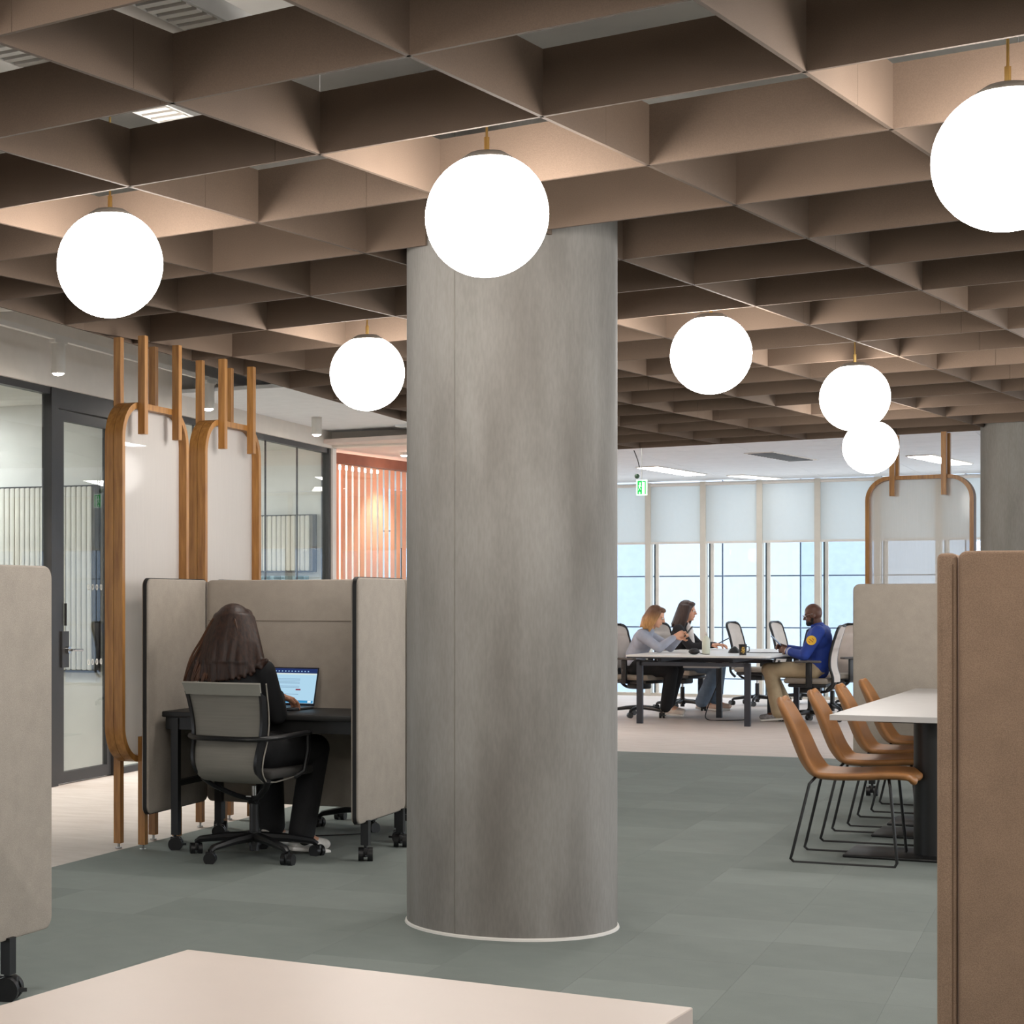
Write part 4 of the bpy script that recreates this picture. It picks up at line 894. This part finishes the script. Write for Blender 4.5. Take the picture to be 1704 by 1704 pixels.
# --- bald person in blue jacket
J3 = dict(pelvis=(0,-.07,.58), waist=(0,-.10,.73), chest=(0,-.095,.91), neck=(0,-.09,1.05), head=(0,-.03,1.17), curl=.75, cuff=.080,
 shL=(-.195,-.115,.985), shR=(.195,-.115,.985), elL=(-.26,.02,.73), elR=(.25,.06,.75), wrL=(-.10,.22,.775), wrR=(.06,.25,.80),
 hipL=(-.11,-.04,.57), hipR=(.11,-.04,.57), knL=(-.14,.40,.565), knR=(.15,.47,.56), anL=(-.12,.31,.10), anR=(.15,.26,.10), toeL=(-.14,.45,.05), toeR=(.17,.40,.05))
def bald(t, h, he, J):
    blob('beard', [('e', h(0,.036,-.072), (.056,.054,.040), he), ('e', h(0,.074,-.080), (.034,.026,.030), he), ('c', h(-.058,.0,-.03), .013, h(-.05,.03,-.075), .018), ('c', h(.058,.0,-.03), .013, h(.05,.03,-.075), .018)], .006, mat('black_beard', (26,20,18), .9), t)
    q = MB()
    for x in (-.034, .034): q.tube([h(x+.024*math.cos(a), .098, .006+.018*math.sin(a)) for a in [2*math.pi*k/16 for k in range(16)]], .0016, 6, True)
    q.tube([h(-.010,.099,.010), h(.010,.099,.010)], .0016, 6)
    for x in (-1, 1): q.tube([h(x*.058,.096,.010), h(x*.078,.04,.012), h(x*.082,-.02,.008)], .0016, 6)
    q.build('glasses', M_chrome, t, True)
    q = MB(); R = Matrix.Translation((-.283,-.062,.895)) @ Matrix.Rotation(math.radians(-90), 4, 'Y') @ Matrix.Rotation(math.radians(12), 4, 'Y')
    q.cyl((0,0,.012), .052, .006, 28, M=R); bdg = q.build('arm_patch', mat('yellow_patch', (244,196,60), .6, vary=.08), t, True)
    q = MB(); q.bar((-.02,-.02,.017), (.012,.02,.017), .010, .003, M=R); q.bar((.0,-.025,.017), (.022,-.01,.017), .008, .003, M=R); q.bar((-.03,.012,.017), (-.01,.028,.017), .008, .003, M=R); q.build('patch_mark', mat('orange_mark', (196,120,30), .6), bdg)
    q = MB(); w_ = V(J['wrL']); e_ = V(J['elL']); d = (w_-e_).normalized(); q.tube([w_-d*.012, w_+d*.012], .034, 18); q.build('watch_strap', mat('gold_watch', (222,206,160), .3, .6), t, True)
    q = MB(); s_ = V((-1,-.1,.1)).normalized(); q.tube([w_+s_*.030, w_+s_*.042], .021, 18); q.build('watch_face', M_white, t, True)
    q = MB(); c_ = e_+(w_-e_)*.80; q.tube([c_, c_+d*.022], .0475, 18); q.build('cuff_band', mat('pale_cuff', (190,196,214), .7), t, True)
    blob('collar', [('c', (-.085,-.11,1.03), .026, (-.065,-.035,1.045), .02), ('c', (.085,-.11,1.03), .026, (.065,-.035,1.045), .02), ('c', (-.08,-.13,1.04), .028, (.08,-.13,1.04), .028)], .007, mat('blue_jacket', (30,62,150), .7, vary=.1, vs_=14, bump=.3), t)
    blob('scarf', [('c', (0,.005,.98), .040, (0,.03,.82), .050), ('c', (0,.03,.82), .050, (0,.01,.68), .055)], .008, mat('dark_lining', (26,30,52), .8), t)
person('bald bearded person in blue jacket and beige trousers looking at a phone', tp[4][0], tp[4][1], J3, M_skin3, mat('blue_jacket', (30,62,150), .7, vary=.1, vs_=14, bump=.3), mat('khaki_cotton', (186,166,134), .8, vary=.07, vs_=10, bump=.2), mat('grey_trainer', (150,146,146), .7, vary=.2, vs_=30),
 None, head_fw=(0,1,-.30), hands={'L': ((.45,.85,.25), (1,-.2,-.3)), 'R': ((-.35,.9,.25), (-1,-.2,-.3))}, extra=bald, bulk=1.16)
phone(w_of(*tp[4], (-.015,.355,.885)), w_dir(tp[4][1], (0,.6,.6)), w_dir(tp[4][1], (0,-.65,.7)), 'dark phone held by the bald person', mat('grey_blue_case', (104,112,136), .4))
# --- long-haired person at the pod
J0 = dict(pelvis=(-.03,-.07,.56), waist=(-.06,-.06,.72), chest=(-.10,-.03,.89), neck=(-.115,.0,1.02), head=(-.13,.04,1.165), curl=.5, cuff=.070,
 shL=(-.265,-.02,.955), shR=(.065,-.02,.955), elL=(-.31,.14,.75), elR=(.095,.07,.735), wrL=(-.25,.37,.79), wrR=(-.055,.345,.815),
 hipL=(-.12,.0,.55), hipR=(.07,.0,.55), knL=(-.13,.38,.54), knR=(.14,.40,.54), anL=(-.08,.33,.12), anR=(.145,.24,.10), toeL=(-.06,.43,.062), toeR=(.195,.345,.047))
def hair0(t, h, he):
    m = hair_mat('long_brown_hair', (64,39,28), (32,19,14)); P = [('e', h(0,-.034,.026), (.096,.108,.108), he), ('e', h(0,.025,.088), (.07,.055,.034), he), ('e', h(-.005,-.085,-.10), (.115,.055,.13), he), ('e', h(-.02,-.10,-.19), (.155,.05,.10), he)]
    rnd = random.Random(3)
    for k in range(27):
        u_ = k/26; a = math.radians(-188+u_*196); x, y = .086*math.cos(a), -.024+.086*math.sin(a)
        xe = -.230+u_*.475+rnd.uniform(-.008,.008); ye = -.075-.085*math.sin(u_*math.pi)+rnd.uniform(-.010,.010); x1 = x*.75+xe*.35; y1 = min(y*1.0, .0)*.8+ye*.25-.015
        drop = -.275+.10*max(0, u_-.70)/.30+rnd.uniform(-.014,.014)
        P.append(('c', h(x*.92,y*.92,.05), .036, h(x1,y1,-.085), .034)); P.append(('c', h(x1,y1,-.085), .034, h((x1+xe)/2+.01*math.sin(k),(y1+ye)/2-.01,-.18), .028)); P.append(('c', h((x1+xe)/2+.01*math.sin(k),(y1+ye)/2-.01,-.18), .025, h(xe,ye,drop), .012))
    blob('hair', P, .005, m, t, 2)
    for k in range(34):  # strands of a lighter brown over the back of the hair
        q = MB(); u_ = rnd.random(); xe = -.225+u_*.38; x0_ = -.085+u_*.17; dz = .09*max(0, u_-.7)/.3
        p0, p1, p2, p3 = h(x0_*.8, -.125, .045), h(x0_*.8+xe*.25, -.128, -.06), h(x0_*.35+xe*.65, -.140-.012*rnd.random(), -.17), h(xe+rnd.uniform(-.02,.02), -.125-.04*math.sin(u_*3.1), -.285+dz+rnd.uniform(-.02,.01))
        q.tube(spline([p0, p1, p2, p3], 4), .0050, 5, taper=[.2]+[1]*11+[.2]); q.build('hair_strand', hair_mat('lighter_brown_strand', (98,62,39), (54,33,22)), t, True)
M_pin = mat('pinstripe_black', (20,19,22), .85, vary=.25, vs_=60, stretch=(6,6,.05))
person('person with long brown hair in black clothes typing on a laptop', CHP, CHR, J0, M_skin2, mat('black_knit', (18,18,21), .85, vary=.05), M_pin, mat('white_trainer', (214,210,204), .7, vary=.12, vs_=25),
 hair0, head_fw=(.05,1,-.15), hands={'L': ((.15,.95,-.10), (0,0,-1)), 'R': ((.40,.85,-.25), (0,-.1,-1))}, vox=.005, sleeve=.97)
# ================================================================== LAPTOP
LT = w_of(CHP, CHR, (-.13, .50, .735)); t = thing('laptop', 'open silver laptop with lit document screen on the black desk', 'laptop', LT, CHR)
q = MB(); q.box(-.155, .155, -.11, .105, .002, .015, bev=.004); q.build('base', mat('laptop_grey', (120,124,130), .35, .6), t, True)
q = MB(); q.box(-.135, .135, -.015, .085, .015, .0165); kb = q.build('keyboard', M_blackp, t)
part(t, 'trackpad', mat('pad_grey', (140,142,148), .3, .5), -.05, .05, -.10, -.025, .015, .0158)
SR = Matrix.Translation((0, .105, .016)) @ Matrix.Rotation(math.radians(-16), 4, 'X')
q = MB(); q.box(-.155, .155, 0, .007, 0, .212, bev=.003, M=SR); lid = q.build('lid', mat('laptop_bezel', (26,28,40), .3), t, True)
def scr(nm, m, x0, x1, z0, z1, d): q = MB(); q.box(x0, x1, -d, 0, z0, z1, M=SR); return q.build(nm, m, lid)
scr('display', emit('screen_blue_white', (176,214,236), 1.0), -.148, .148, .012, .204, .0006)
scr('menu_bar', emit('screen_navy', (42,58,110), .8), -.148, .148, .178, .204, .001); scr('toolbar', emit('screen_pale', (216,230,226), 1.0), -.148, .148, .170, .178, .001)
scr('dock_bar', emit('screen_dock', (60,150,205), .9), -.09, .143, .014, .028, .001); scr('dock_icon', emit('screen_icon', (225,240,245), 1), .112, .132, .016, .027, .0014)
for z in (.145, .138, .128, .121, .105, .098, .060): scr('text_line', emit('screen_text', (140,168,196), .8), -.12, .05, z, z+.0022, .001)
scr('red_button', emit('screen_red', (150,40,60), .8), .03, .06, .083, .091, .001)
for k in range(12): scr('menu_mark', emit('screen_mark', (150,190,230), .9), -.13+k*.02, -.122+k*.02, .186, .192, .0014)
# floor cable under the pod
x, y = G(540, 1394); t = thing('floor_cable', 'thin black cable lying on the green carpet under the pod', 'cable', (x, y, 0))
q = MB(); q.tube(spline([(-.12,.12,.40), (-.13,.08,.2), (-.17,.03,.05), (-.22,-.02,.011), (-.05,.0,.011), (.12,.05,.011), (.22,.09,.011)]), .0035, 6); q.build('cord', M_trimb, t, True)
